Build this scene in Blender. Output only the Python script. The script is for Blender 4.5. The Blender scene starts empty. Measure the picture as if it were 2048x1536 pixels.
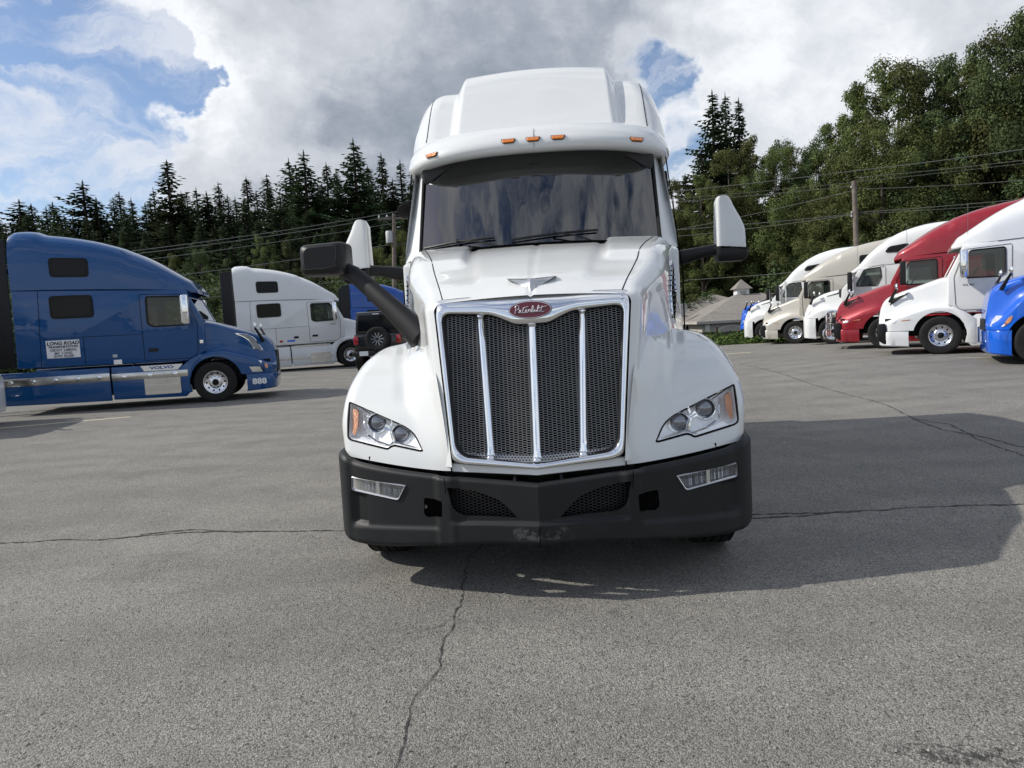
import bpy, bmesh, math, random
import numpy as np
from mathutils import Vector, Matrix
from mathutils.bvhtree import BVHTree
random.seed(7); np.random.seed(7)
R = math.radians
SC = bpy.context.scene
COL = SC.collection

# ------------------------------------------------------------------ camera
CAMH = 1.55; PITCH = R(4.8); ROLL = R(3.1); FPX = 1420.0
cam_d = bpy.data.cameras.new('camera'); cam = bpy.data.objects.new('camera', cam_d); COL.objects.link(cam)
cam_d.sensor_width = 36; cam_d.lens = 36 * FPX / 2048; cam_d.clip_start = .05; cam_d.clip_end = 3000
cam.matrix_world = Matrix.Translation((0, 0, CAMH)) @ Matrix.Rotation(R(90) - PITCH, 4, 'X') @ Matrix.Rotation(-ROLL, 4, 'Z')
SC.camera = cam

# ------------------------------------------------------------------ light
SUN_DIR = Vector((-1.24, 0.015, 1.0)).normalized()          # towards the sun
sd = bpy.data.lights.new('sun', 'SUN'); sd.energy = 3.7; sd.angle = R(.53); sd.color = (1, .955, .88)
so = bpy.data.objects.new('sun', sd); COL.objects.link(so)
so.rotation_euler = SUN_DIR.to_track_quat('Z', 'Y').to_euler()
SC.view_settings.view_transform = 'Standard'; SC.view_settings.look = 'None'
SC.view_settings.exposure = 0.2; SC.view_settings.gamma = 1
SC.view_settings.use_curve_mapping = False
SC.render.engine = 'CYCLES'
SC.cycles.max_bounces = 8; SC.cycles.transparent_max_bounces = 12

def raydir(px, py):
    """direction in the world of a pixel of the 2048 x 1536 photograph"""
    u = px - 1024; v = py - 768
    a = u * math.cos(ROLL) - v * math.sin(ROLL); b = v * math.cos(ROLL) + u * math.sin(ROLL)
    return Vector((a, FPX * math.cos(PITCH) - b * math.sin(PITCH), -FPX * math.sin(PITCH) - b * math.cos(PITCH))) / FPX
def at_depth(px, py, Y):
    d = raydir(px, py); return Vector((0, 0, CAMH)) + d * (Y / d.y)
def on_ground(px, py, z=0.0):
    d = raydir(px, py); return Vector((0, 0, CAMH)) + d * ((z - CAMH) / d.z)

# ------------------------------------------------------------------ node helper
class NT:
    def __init__(s, tree): s.t = tree; s.n = tree.nodes; s.l = tree.links
    def node(s, typ, **kw):
        nd = s.n.new(typ)
        for k, v in kw.items():
            if k.startswith('in_'):
                key = k[3:]; key = int(key) if key.isdigit() else key.replace('_', ' ')
                s.put(nd.inputs[key], v)
            else: setattr(nd, k, v)
        return nd
    def put(s, sock, v):
        if isinstance(v, bpy.types.NodeSocket): s.l.new(v, sock)
        elif isinstance(v, bpy.types.Node): s.l.new(v.outputs[0], sock)
        else: sock.default_value = v
    def math(s, op, a, b=None, c=None, clamp=False):
        nd = s.n.new('ShaderNodeMath'); nd.operation = op; nd.use_clamp = clamp
        s.put(nd.inputs[0], a)
        if b is not None: s.put(nd.inputs[1], b)
        if c is not None: s.put(nd.inputs[2], c)
        return nd.outputs[0]
    def ramp(s, fac, stops):
        nd = s.n.new('ShaderNodeValToRGB'); s.put(nd.inputs[0], fac); e = nd.color_ramp.elements
        while len(e) < len(stops): e.new(.5)
        for el, (p, c) in zip(e, stops):
            el.position = p; el.color = c if len(c) == 4 else (*c, 1)
        return nd.outputs[0]
    def mix(s, fac, a, b, blend='MIX'):
        nd = s.n.new('ShaderNodeMix'); nd.data_type = 'RGBA'; nd.blend_type = blend
        s.put(nd.inputs[0], fac); s.put(nd.inputs[6], a); s.put(nd.inputs[7], b); return nd.outputs[2]
    def noise(s, vec, scale, detail=4, rough=.55, dist=0.0, out=0):
        nd = s.n.new('ShaderNodeTexNoise'); s.put(nd.inputs['Vector'], vec)
        nd.inputs['Scale'].default_value = scale; nd.inputs['Detail'].default_value = detail
        nd.inputs['Roughness'].default_value = rough; nd.inputs['Distortion'].default_value = dist
        return nd.outputs[out]
    def mapr(s, v, a, b, c=0.0, d=1.0, smooth=True):
        nd = s.n.new('ShaderNodeMapRange'); nd.clamp = True
        if smooth: nd.interpolation_type = 'SMOOTHSTEP'
        s.put(nd.inputs[0], v); nd.inputs[1].default_value = a; nd.inputs[2].default_value = b
        nd.inputs[3].default_value = c; nd.inputs[4].default_value = d; return nd.outputs[0]
    def vmath(s, op, a, b=None, out=0):
        nd = s.n.new('ShaderNodeVectorMath'); nd.operation = op; s.put(nd.inputs[0], a)
        if b is not None: s.put(nd.inputs[1], b)
        return nd.outputs[out]

# ------------------------------------------------------------------ sky with clouds
world = bpy.data.worlds.new('World'); SC.world = world; world.use_nodes = True
w = NT(world.node_tree); w.n.clear()
out = w.node('ShaderNodeOutputWorld'); bg = w.node('ShaderNodeBackground'); bg.inputs[1].default_value = .1
sky = w.node('ShaderNodeTexSky'); sky.sky_type = 'NISHITA'; sky.sun_disc = False
sky.sun_elevation = math.asin(SUN_DIR.z); sky.sun_rotation = math.atan2(SUN_DIR.x, SUN_DIR.y)
sky.air_density = 1.0; sky.dust_density = .6; sky.ozone_density = 2.0
tc = w.node('ShaderNodeTexCoord'); gen = tc.outputs['Generated']
nrm = w.vmath('NORMALIZE', gen)
sep = w.node('ShaderNodeSeparateXYZ', in_0=nrm)
zc = w.math('MAXIMUM', sep.outputs[2], 0.0)
den = w.math('ADD', zc, .22)
px_ = w.math('DIVIDE', sep.outputs[0], den); py_ = w.math('DIVIDE', sep.outputs[1], den)
comb = w.node('ShaderNodeCombineXYZ', in_0=px_, in_1=py_, in_2=0.0)
cv = w.vmath('ADD', comb, (4.3, 1.7, 0.0))
def blob(px, py, rad, amt):
    """a soft round patch of sky direction, cos-falloff radius in degrees"""
    d = raydir(px, py).normalized()
    dt = w.vmath('DOT_PRODUCT', warped, tuple(d), out=1)
    g = w.mapr(dt, math.cos(R(rad)), 1.0, 0.0, 1.0)
    return w.math('MULTIPLY', g, amt)
wn = w.noise(nrm, 5.0, 6, .6, 0, 1)
wv = w.vmath('MULTIPLY', w.vmath('SUBTRACT', wn, (.5, .5, .5)), (.34, .34, .24))
warped = w.vmath('NORMALIZE', w.vmath('ADD', nrm, wv))
n1 = w.noise(cv, 1.15, 9, .56, .15)
n2 = w.noise(w.vmath('MULTIPLY', nrm, (1, 1, 1.9)), 4.6, 10, .62, .25)
dens = w.math('ADD', w.math('MULTIPLY', n1, .50), w.math('MULTIPLY', n2, .60))
COVER = [(70, 200, 13, -.30), (-80, 330, 14, -.20), (60, 370, 8, -.16), (1310, 160, 5, -.15), (1345, 270, 5.5, -.20), (1380, 400, 6, -.10), (345, 170, 3.0, -.36), (190, 260, 5, -.08), (180, 120, 4, -.08), (1290, 200, 3.5, -.12), (1370, 330, 3.5, -.10),
         (420, 260, 11, .2), (1000, 60, 22, .28), (800, 250, 12, .2), (1600, 250, 13, .22), (1900, 130, 14, .2), (30, 225, 4.5, .12), (300, 60, 9, .12), (250, 430, 9, .12)]
for c in COVER: dens = w.math('ADD', dens, blob(*c))
# behind the viewer the cloud breaks up into separate heaps over blue (seen in the windshield and chrome)
back = w.mapr(w.vmath('DOT_PRODUCT', nrm, (0.0, -.72, .69), out=1), .25, 1.0)
dens = w.math('ADD', dens, w.math('MULTIPLY', back, -.085))
cover = w.mapr(dens, .47, .62)
# thin high wisps drawn out sideways over the blue
wis = w.noise(w.vmath('MULTIPLY', w.vmath('ADD', nrm, w.vmath('MULTIPLY', wn, (.10, .10, .16))), (1.6, 1.6, 7.0)), 2.4, 8, .6, .5)
wisp = w.math('MULTIPLY', w.mapr(wis, .38, .64), .85)
n3 = w.noise(w.vmath('ADD', nrm, (.31, .12, .07)), 2.6, 5, .5, .3)
n4 = w.noise(w.vmath('MULTIPLY', w.vmath('ADD', nrm, w.vmath('MULTIPLY', wn, (.08, .08, .08))), (1, 1, 1.6)), 7.5, 10, .64, .1)
br = w.math('ADD', w.math('MULTIPLY', n3, .55), w.math('MULTIPLY', n4, .82)); br = w.math('ADD', br, -.07)
SHADE = [(1100, 20, 16, -.12), (880, 240, 11, -.13), (720, 320, 9, -.10), (620, 100, 9, -.05), (1250, 30, 9, -.10), (420, 390, 8, -.10), (1560, 330, 7, -.02), (1700, 150, 12, .07), (820, 60, 8, .05),
         (300, 230, 9, .20), (180, 20, 9, .10), (500, 260, 6, .10), (1420, 190, 8, .16), (1560, 90, 8, .08), (1680, 230, 9, .10), (230, 150, 9, .10), (60, 330, 7, .2)]
for c in SHADE: br = w.math('ADD', br, blob(*c))
# the half of the sky towards the sun side is a little brighter, as lit clouds are
sunfac = w.mapr(w.vmath('DOT_PRODUCT', nrm, (SUN_DIR.x, SUN_DIR.y - .9, SUN_DIR.z), out=1), -.3, 1.2)
br = w.math('ADD', br, w.math('MULTIPLY', sunfac, .22))
br = w.math('ADD', br, w.mapr(dens, .50, .70, .16, 0.0))
ccol = w.ramp(br, [(.24, (2.5, 2.85, 3.45)), (.39, (3.5, 3.85, 4.5)), (.54, (5.1, 5.4, 5.9)), (.74, (6.5, 6.8, 7.3)), (.92, (8.4, 8.6, 8.9))])
skyc = w.mix(1.0, sky.outputs[0], (1.12, 1.10, 1.15, 1), 'MULTIPLY')
skyw = w.mix(wisp, skyc, (7.0, 7.3, 7.9, 1)); final = w.mix(cover, skyw, ccol)
w.put(bg.inputs[0], final); w.put(out.inputs[0], bg.outputs[0])

# ------------------------------------------------------------------ materials
def newmat(name):
    m = bpy.data.materials.new(name); m.use_nodes = True; t = NT(m.node_tree)
    return m, t, t.n['Principled BSDF']
def mat(name, col, rough=.5, metal=0.0, coat=0.0, spec=.5, vary=0.0, vscale=8.0, bump=0.0, bscale=60.0, coat_rough=.03):
    m, t, p = newmat(name)
    p.inputs['Base Color'].default_value = (*col, 1); p.inputs['Roughness'].default_value = rough
    p.inputs['Metallic'].default_value = metal; p.inputs['Coat Weight'].default_value = coat
    p.inputs['Coat Roughness'].default_value = coat_rough; p.inputs['Specular IOR Level'].default_value = spec
    tcn = t.node('ShaderNodeTexCoord').outputs['Object']
    if vary:
        n = t.noise(tcn, vscale, 5, .6)
        f = t.mapr(n, .3, .7, 1 - vary, 1 + vary * .6, smooth=False)
        hs = t.node('ShaderNodeHueSaturation', in_Color=(*col, 1)); t.put(hs.inputs['Value'], f)
        t.put(p.inputs['Base Color'], hs.outputs[0])
    if bump:
        n = t.noise(tcn, bscale, 3, .6)
        b = t.node('ShaderNodeBump', in_Height=n); b.inputs['Strength'].default_value = bump; b.inputs['Distance'].default_value = .01
        t.put(p.inputs['Normal'], b.outputs[0])
    return m
def paint(name, col, flake=.0, dirt=.10):
    """automotive paint: coloured base under clear coat, faint panel waviness and road dust"""
    m, t, p = newmat(name)
    tcn = t.node('ShaderNodeTexCoord').outputs['Object']
    d1 = t.noise(tcn, 2.2, 7, .7); d2 = t.noise(tcn, 90, 3, .7)
    sp = t.mapr(d2, .70, .76, 0, 1)
    dust = t.math('ADD', t.mapr(d1, .45, .8, 0, dirt), t.math('MULTIPLY', sp, .22))
    c = t.mix(dust, (*col, 1), (.30, .28, .25, 1)); t.put(p.inputs['Base Color'], c)
    p.inputs['Roughness'].default_value = .32; p.inputs['Metallic'].default_value = flake
    p.inputs['Coat Weight'].default_value = 1; p.inputs['Coat Roughness'].default_value = .025; p.inputs['Coat IOR'].default_value = 1.45; p.inputs['Specular IOR Level'].default_value = .2
    wv_ = t.noise(tcn, 3.0, 2, .5)
    b = t.node('ShaderNodeBump', in_Height=wv_); b.inputs['Strength'].default_value = .14; b.inputs['Distance'].default_value = .03
    t.put(p.inputs['Coat Normal'], b.outputs[0])
    return m
M = {}
M['white'] = paint('white_paint', (.67, .682, .674), 0, .06)
M['white_old'] = paint('white_fleet_paint', (.68, .69, .685))
M['blue'] = paint('deep_blue_paint', (.0015, .060, .20), 0, .015)
M['bright_blue'] = paint('bright_blue_paint', (.004, .10, .55), 0, .01)
M['royal_blue'] = paint('royal_blue_paint', (.003, .065, .32), 0, .02)
M['red'] = paint('red_paint', (.27, .012, .022), .15)
M['tan'] = paint('tan_paint', (.50, .47, .41), .2)
M['black_paint'] = paint('black_paint', (.008, .008, .009))
M['chrome'] = mat('chrome', (.86, .87, .88), .06, 1.0, bump=.03, bscale=14)
M['polished'] = mat('polished_aluminium', (.72, .73, .75), .18, 1.0, vary=.08, bump=.05, bscale=40)
M['satin'] = mat('satin_metal', (.52, .53, .54), .28, .9, bump=.05, bscale=60)
M['stainless'] = mat('brushed_stainless', (.55, .54, .52), .22, 1.0, vary=.12, vscale=5)
M['trim'] = mat('black_plastic_trim', (.010, .010, .011), .42, spec=.3, vary=.25, bump=.12, bscale=400)
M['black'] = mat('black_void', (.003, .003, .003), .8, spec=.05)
M['rubber'] = mat('rubber', (.009, .009, .009), .62, spec=.3, vary=.3, vscale=14, bump=.1, bscale=120)
M['tyre'] = mat('tyre_rubber', (.014, .0135, .013), .75, spec=.3, vary=.35, vscale=9, bump=.2, bscale=90)
M['frit'] = mat('black_glass_border', (.004, .004, .005), .12, spec=.2)
M['darkglass'] = mat('dark_tinted_glass', (.006, .007, .008), .06, spec=.18)
M['mirror'] = mat('mirror_glass', (.8, .82, .83), .02, 1.0)
M['amber'] = mat('amber_lens', (.75, .20, .01), .15, coat=1, bump=.3, bscale=160)
M['amber2'] = mat('amber_reflector', (.60, .26, .13), .2, .1, coat=1, vary=.4, vscale=9, bump=.6, bscale=160)
M['redlens'] = mat('red_lens', (.35, .01, .01), .15, coat=1)
M['whitelamp'] = mat('white_lens', (.8, .8, .8), .1, .4, coat=1, bump=.5, bscale=60)
M['grey'] = mat('grey_interior', (.16, .16, .165), .7, vary=.2)
M['interior'] = mat('dark_interior', (.03, .03, .033), .7)
M['badge_red'] = mat('badge_red_enamel', (.11, .004, .014), .3, coat=.4)
M['script'] = mat('badge_silver', (.82, .80, .84), .25, .5)
M['sign'] = mat('white_vinyl', (.75, .75, .76), .4)
M['ink'] = mat('black_ink', (.012, .012, .014), .5)
M['volvo_plate'] = mat('steel_plate', (.78, .80, .84), .16, 1.0)
M['chassis'] = mat('chassis_black', (.008, .008, .008), .6, spec=.2)
# perforated tread: silver steps
M['wood'] = mat('weathered_pole_wood', (.17, .14, .115), .85, vary=.35, vscale=3, bump=.3, bscale=20)
M['fencewood'] = mat('fence_wood', (.075, .058, .045), .85, vary=.45, vscale=2.5)
M['wire'] = mat('wire', (.12, .12, .115), .5)
M['transformer'] = mat('transformer_grey', (.45, .46, .46), .5)
M['wall_tan'] = mat('house_wall', (.42, .39, .35), .85, vary=.1)
M['wall_trim'] = mat('house_trim', (.62, .60, .55), .7, vary=.1)
M['line'] = mat('worn_yellow_line', (.60, .54, .38), .8, vary=.35, vscale=18)
M['plate'] = mat('licence_plate', (.6, .63, .66), .4)

def glassmat(name, tint, refl_ior=1.5, rough=.0, boost=0.0, bump=0.0):
    """thin glass: clear or tinted see-through with a Fresnel reflection"""
    m, t, p = newmat(name); t.n.remove(p); o = t.n['Material Output']
    tr = t.node('ShaderNodeBsdfTransparent'); tr.inputs[0].default_value = (*tint, 1)
    gl = t.node('ShaderNodeBsdfGlossy'); gl.inputs['Roughness'].default_value = rough; gl.inputs[0].default_value = (1, 1, 1, 1)
    fr = t.node('ShaderNodeFresnel'); fr.inputs[0].default_value = refl_ior
    f = fr.outputs[0]
    if boost: f = t.math('ADD', f, boost, clamp=True)
    if bump:
        tcn = t.node('ShaderNodeTexCoord').outputs['Object']
        vv = t.vmath('MULTIPLY', tcn, (1.0, .5, .12))
        b = t.node('ShaderNodeBump', in_Height=t.noise(vv, 5, 2, .5)); b.inputs['Strength'].default_value = bump; b.inputs['Distance'].default_value = .02
        t.put(gl.inputs['Normal'], b.outputs[0])
    mx = t.node('ShaderNodeMixShader'); t.put(mx.inputs[0], f); t.l.new(tr.outputs[0], mx.inputs[1]); t.l.new(gl.outputs[0], mx.inputs[2])
    t.l.new(mx.outputs[0], o.inputs[0]); return m
M['windshield'] = glassmat('windshield_glass', (.17, .22, .23), 1.65, 0, .06, .16)
M['lens'] = glassmat('clear_lens', (.93, .95, .96), 1.5)
M['sideglass'] = glassmat('side_glass', (.50, .58, .56), 1.5, 0, .02)
M['projglass'] = mat('projector_glass', (.20, .21, .24), .05, .6, spec=1, coat=1)

# asphalt: pale worn aggregate with dark binder, patches and a wet stain
def asphalt():
    m, t, p = newmat('asphalt'); tcn = t.node('ShaderNodeTexCoord').outputs['Object']
    big = t.noise(tcn, .22, 5, .6); mid = t.noise(tcn, 1.7, 5, .6)
    base = t.mix(t.mapr(big, .3, .7), (.226, .215, .192, 1), (.290, .276, .248, 1))
    base = t.mix(t.mapr(mid, .35, .75, 0, .45), base, (.145, .140, .130, 1))
    # two sizes of stone: chips of pale and dark aggregate
    warp = t.vmath('ADD', tcn, t.vmath('MULTIPLY', t.noise(tcn, 60, 2, .5, 0, 1), (.010, .010, .010)))
    cols = []
    for sc in (150, 66):
        v = t.node('ShaderNodeTexVoronoi'); v.feature = 'F1'; t.put(v.inputs['Vector'], warp); v.inputs['Scale'].default_value = sc
        sx = t.node('ShaderNodeSeparateColor', in_0=v.outputs['Color'])
        cols.append((v.outputs['Distance'], sx.outputs[0], sx.outputs[1]))
    f = t.mapr(cols[0][1], 0, 1, .62, 1.46, smooth=False)
    hs = t.node('ShaderNodeHueSaturation', in_Color=base); t.put(hs.inputs['Value'], f); c = hs.outputs[0]
    gap = t.mapr(cols[0][0], .45, .75, 0, .55); c = t.mix(gap, c, (.030, .029, .028, 1))
    pale = t.math('MULTIPLY', t.mapr(cols[1][1], .88, .95), t.mapr(cols[1][0], .5, .3)); c = t.mix(t.math('MULTIPLY', pale, .75), c, (.40, .38, .34, 1))
    dark = t.math('MULTIPLY', t.mapr(cols[1][2], .86, .93), t.mapr(cols[1][0], .55, .35)); c = t.mix(t.math('MULTIPLY', dark, .7), c, (.035, .034, .034, 1))
    # small round drips and faint darker spots
    dv = t.node('ShaderNodeTexVoronoi'); t.put(dv.inputs['Vector'], tcn); dv.inputs['Scale'].default_value = 1.6
    dsx = t.node('ShaderNodeSeparateColor', in_0=dv.outputs['Color'])
    rad = t.math('ADD', t.math('MULTIPLY', dv.outputs['Distance'], 1.0), t.math('MULTIPLY', t.noise(tcn, 22, 4, .6), .06))
    dr = t.math('MULTIPLY', t.mapr(rad, .115, .06), t.mapr(dsx.outputs[0], .62, .68)); c = t.mix(t.math('MULTIPLY', dr, .38), c, (.05, .049, .046, 1))
    # long faint scuffs and patches with soft edges
    pt = t.mapr(t.noise(t.vmath('MULTIPLY', tcn, (.35, 1.3, 1)), .9, 6, .7, .6), .55, .72); c = t.mix(t.math('MULTIPLY', pt, .22), c, (.09, .087, .08, 1))
    pt2 = t.mapr(t.noise(t.vmath('ADD', tcn, (9, 3, 0)), .55, 5, .65, .4), .58, .70); c = t.mix(t.math('MULTIPLY', pt2, .20), c, (.36, .34, .30, 1))
    # tyre-polished arcs seen far out on the lot
    wv_ = t.node('ShaderNodeTexWave'); wv_.wave_type = 'RINGS'; wv_.rings_direction = 'Z'
    t.put(wv_.inputs['Vector'], t.vmath('ADD', tcn, (-2, -42, 0))); wv_.inputs['Scale'].default_value = .28; wv_.inputs['Distortion'].default_value = 7; wv_.inputs['Detail'].default_value = 3
    c = t.mix(t.math('MULTIPLY', t.mapr(wv_.outputs[1], .3, .9), .13), c, (.07, .068, .064, 1))
    # oil and water stains
    def stain(cx, cy, r, ax, ay, amt, sc=7, lo=.46, hi=.54, colr=(.022, .022, .022, 1)):
        nonlocal c
        sp_ = t.node('ShaderNodeSeparateXYZ', in_0=t.vmath('SUBTRACT', tcn, (cx, cy, 0)))
        # long axis given by ax, ay
        L = math.hypot(ax, ay); ux, uy = ax / L, ay / L
        a = t.math('ADD', t.math('MULTIPLY', sp_.outputs[0], ux / L), t.math('MULTIPLY', sp_.outputs[1], uy / L))
        b = t.math('ADD', t.math('MULTIPLY', sp_.outputs[0], -uy / r), t.math('MULTIPLY', sp_.outputs[1], ux / r))
        rr = t.math('ADD', t.math('MULTIPLY', a, a), t.math('MULTIPLY', b, b))
        nn = t.math('SUBTRACT', t.noise(tcn, sc, 6, .75), t.math('MULTIPLY', rr, .22))
        c = t.mix(t.math('MULTIPLY', t.mapr(nn, lo, hi), amt), c, colr)
    g1 = on_ground(1930, 1515); stain(g1.x, g1.y, .10, .30, -.05, .85, 26, .42, .55)
    g1 = on_ground(1840, 1500); stain(g1.x, g1.y, .05, .12, -.02, .8, 30, .42, .55)
    g1 = on_ground(1905, 795); stain(g1.x, g1.y, .18, .25, 0, .55)
    g1 = on_ground(1100, 1105); stain(g1.x, g1.y + .5, .9, 1.3, 0, .35, 3, .38, .6)
    g1 = on_ground(1120, 1150); stain(g1.x, g1.y, .06, .1, .05, .4, 20)
    t.put(p.inputs['Base Color'], c); p.inputs['Roughness'].default_value = .82; p.inputs['Specular IOR Level'].default_value = .35
    hgt = t.math('ADD', t.math('MULTIPLY', cols[0][0], -1.0), t.math('MULTIPLY', t.noise(tcn, 35, 4, .7), .8))
    b = t.node('ShaderNodeBump', in_Height=hgt); b.inputs['Strength'].default_value = .75; b.inputs['Distance'].default_value = .007
    t.put(p.inputs['Normal'], b.outputs[0]); return m
M['asphalt'] = asphalt()
def earth(name, a, b, sc=1.2):
    m, t, p = newmat(name); tcn = t.node('ShaderNodeTexCoord').outputs['Object']
    c = t.mix(t.mapr(t.noise(tcn, sc, 6, .7), .35, .65), (*a, 1), (*b, 1)); t.put(p.inputs['Base Color'], c); p.inputs['Roughness'].default_value = .95
    bb = t.node('ShaderNodeBump', in_Height=t.noise(tcn, sc * 8, 5, .7)); bb.inputs['Strength'].default_value = .8; bb.inputs['Distance'].default_value = .2
    t.put(p.inputs['Normal'], bb.outputs[0]); return m
M['grass'] = earth('rough_grass', (.035, .05, .018), (.07, .085, .03))
M['forest_floor'] = earth('forest_floor', (.012, .018, .008), (.03, .036, .016), .4)
def shingle():
    m, t, p = newmat('roof_shingles'); tcn = t.node('ShaderNodeTexCoord').outputs['Object']
    sx = t.node('ShaderNodeSeparateXYZ', in_0=tcn)
    v = t.node('ShaderNodeCombineXYZ', in_0=t.math('MULTIPLY', t.math('ADD', sx.outputs[0], sx.outputs[1]), 3.0), in_1=t.math('MULTIPLY', sx.outputs[2], 12.0), in_2=0.0)
    br_ = t.node('ShaderNodeTexBrick', in_0=v.outputs[0]); br_.inputs['Scale'].default_value = 1.0
    br_.inputs['Color1'].default_value = (.20, .182, .16, 1); br_.inputs['Color2'].default_value = (.29, .265, .235, 1); br_.inputs['Mortar'].default_value = (.08, .075, .07, 1)
    c = t.mix(t.mapr(t.noise(tcn, 1.5, 5, .7), .3, .7, 0, .5), br_.outputs[0], (.24, .22, .195, 1))
    t.put(p.inputs['Base Color'], c); p.inputs['Roughness'].default_value = .9; return m
M['shingle'] = shingle()
def foliage(name, cols, hue=.0, trans=.25, rough=.75):
    """leaves: colour differs leaf to leaf (random per island) and tree to tree"""
    m, t, p = newmat(name)
    geo = t.node('ShaderNodeNewGeometry'); oi = t.node('ShaderNodeObjectInfo')
    r = geo.outputs['Random Per Island']
    c = t.ramp(r, [(i / (len(cols) - 1), cc) for i, cc in enumerate(cols)])
    hs = t.node('ShaderNodeHueSaturation', in_Color=c)
    t.put(hs.inputs['Hue'], t.mapr(oi.outputs['Random'], 0, 1, .5 - hue, .5 + hue, smooth=False))
    t.put(hs.inputs['Value'], t.mapr(oi.outputs['Random'], 0, 1, .72, 1.25, smooth=False))
    tcn = t.node('ShaderNodeTexCoord').outputs['Object']
    pn = t.mapr(t.noise(tcn, .45, 3, .5), .3, .7, .7, 1.3)
    h2 = t.node('ShaderNodeHueSaturation', in_Color=hs.outputs[0]); t.put(h2.inputs['Value'], pn)
    t.put(p.inputs['Base Color'], h2.outputs[0]); p.inputs['Roughness'].default_value = rough
    p.inputs['Specular IOR Level'].default_value = .12
    if trans:
        o = t.n['Material Output']; tl = t.node('ShaderNodeBsdfTranslucent', in_Color=h2.outputs[0])
        mx = t.node('ShaderNodeMixShader'); mx.inputs[0].default_value = trans
        t.l.new(p.outputs[0], mx.inputs[1]); t.l.new(tl.outputs[0], mx.inputs[2]); t.l.new(mx.outputs[0], o.inputs[0])
    return m
M['conifer'] = foliage('conifer_needles', [(.034, .054, .028), (.060, .088, .044), (.096, .126, .060)], .025, .15)
M['leaf'] = foliage('broad_leaves', [(.070, .090, .030), (.115, .138, .048), (.165, .182, .068)], .02, .35)
M['leaf_dark'] = foliage('dark_broad_leaves', [(.050, .074, .032), (.082, .110, .046), (.120, .150, .062)], .02, .3)
M['ivy'] = foliage('ivy_leaves', [(.03, .06, .015), (.07, .12, .03), (.12, .16, .04)], .02, .2)
M['bark'] = mat('bark', (.075, .060, .048), .9, vary=.3, vscale=6, bump=.4, bscale=12)

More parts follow.
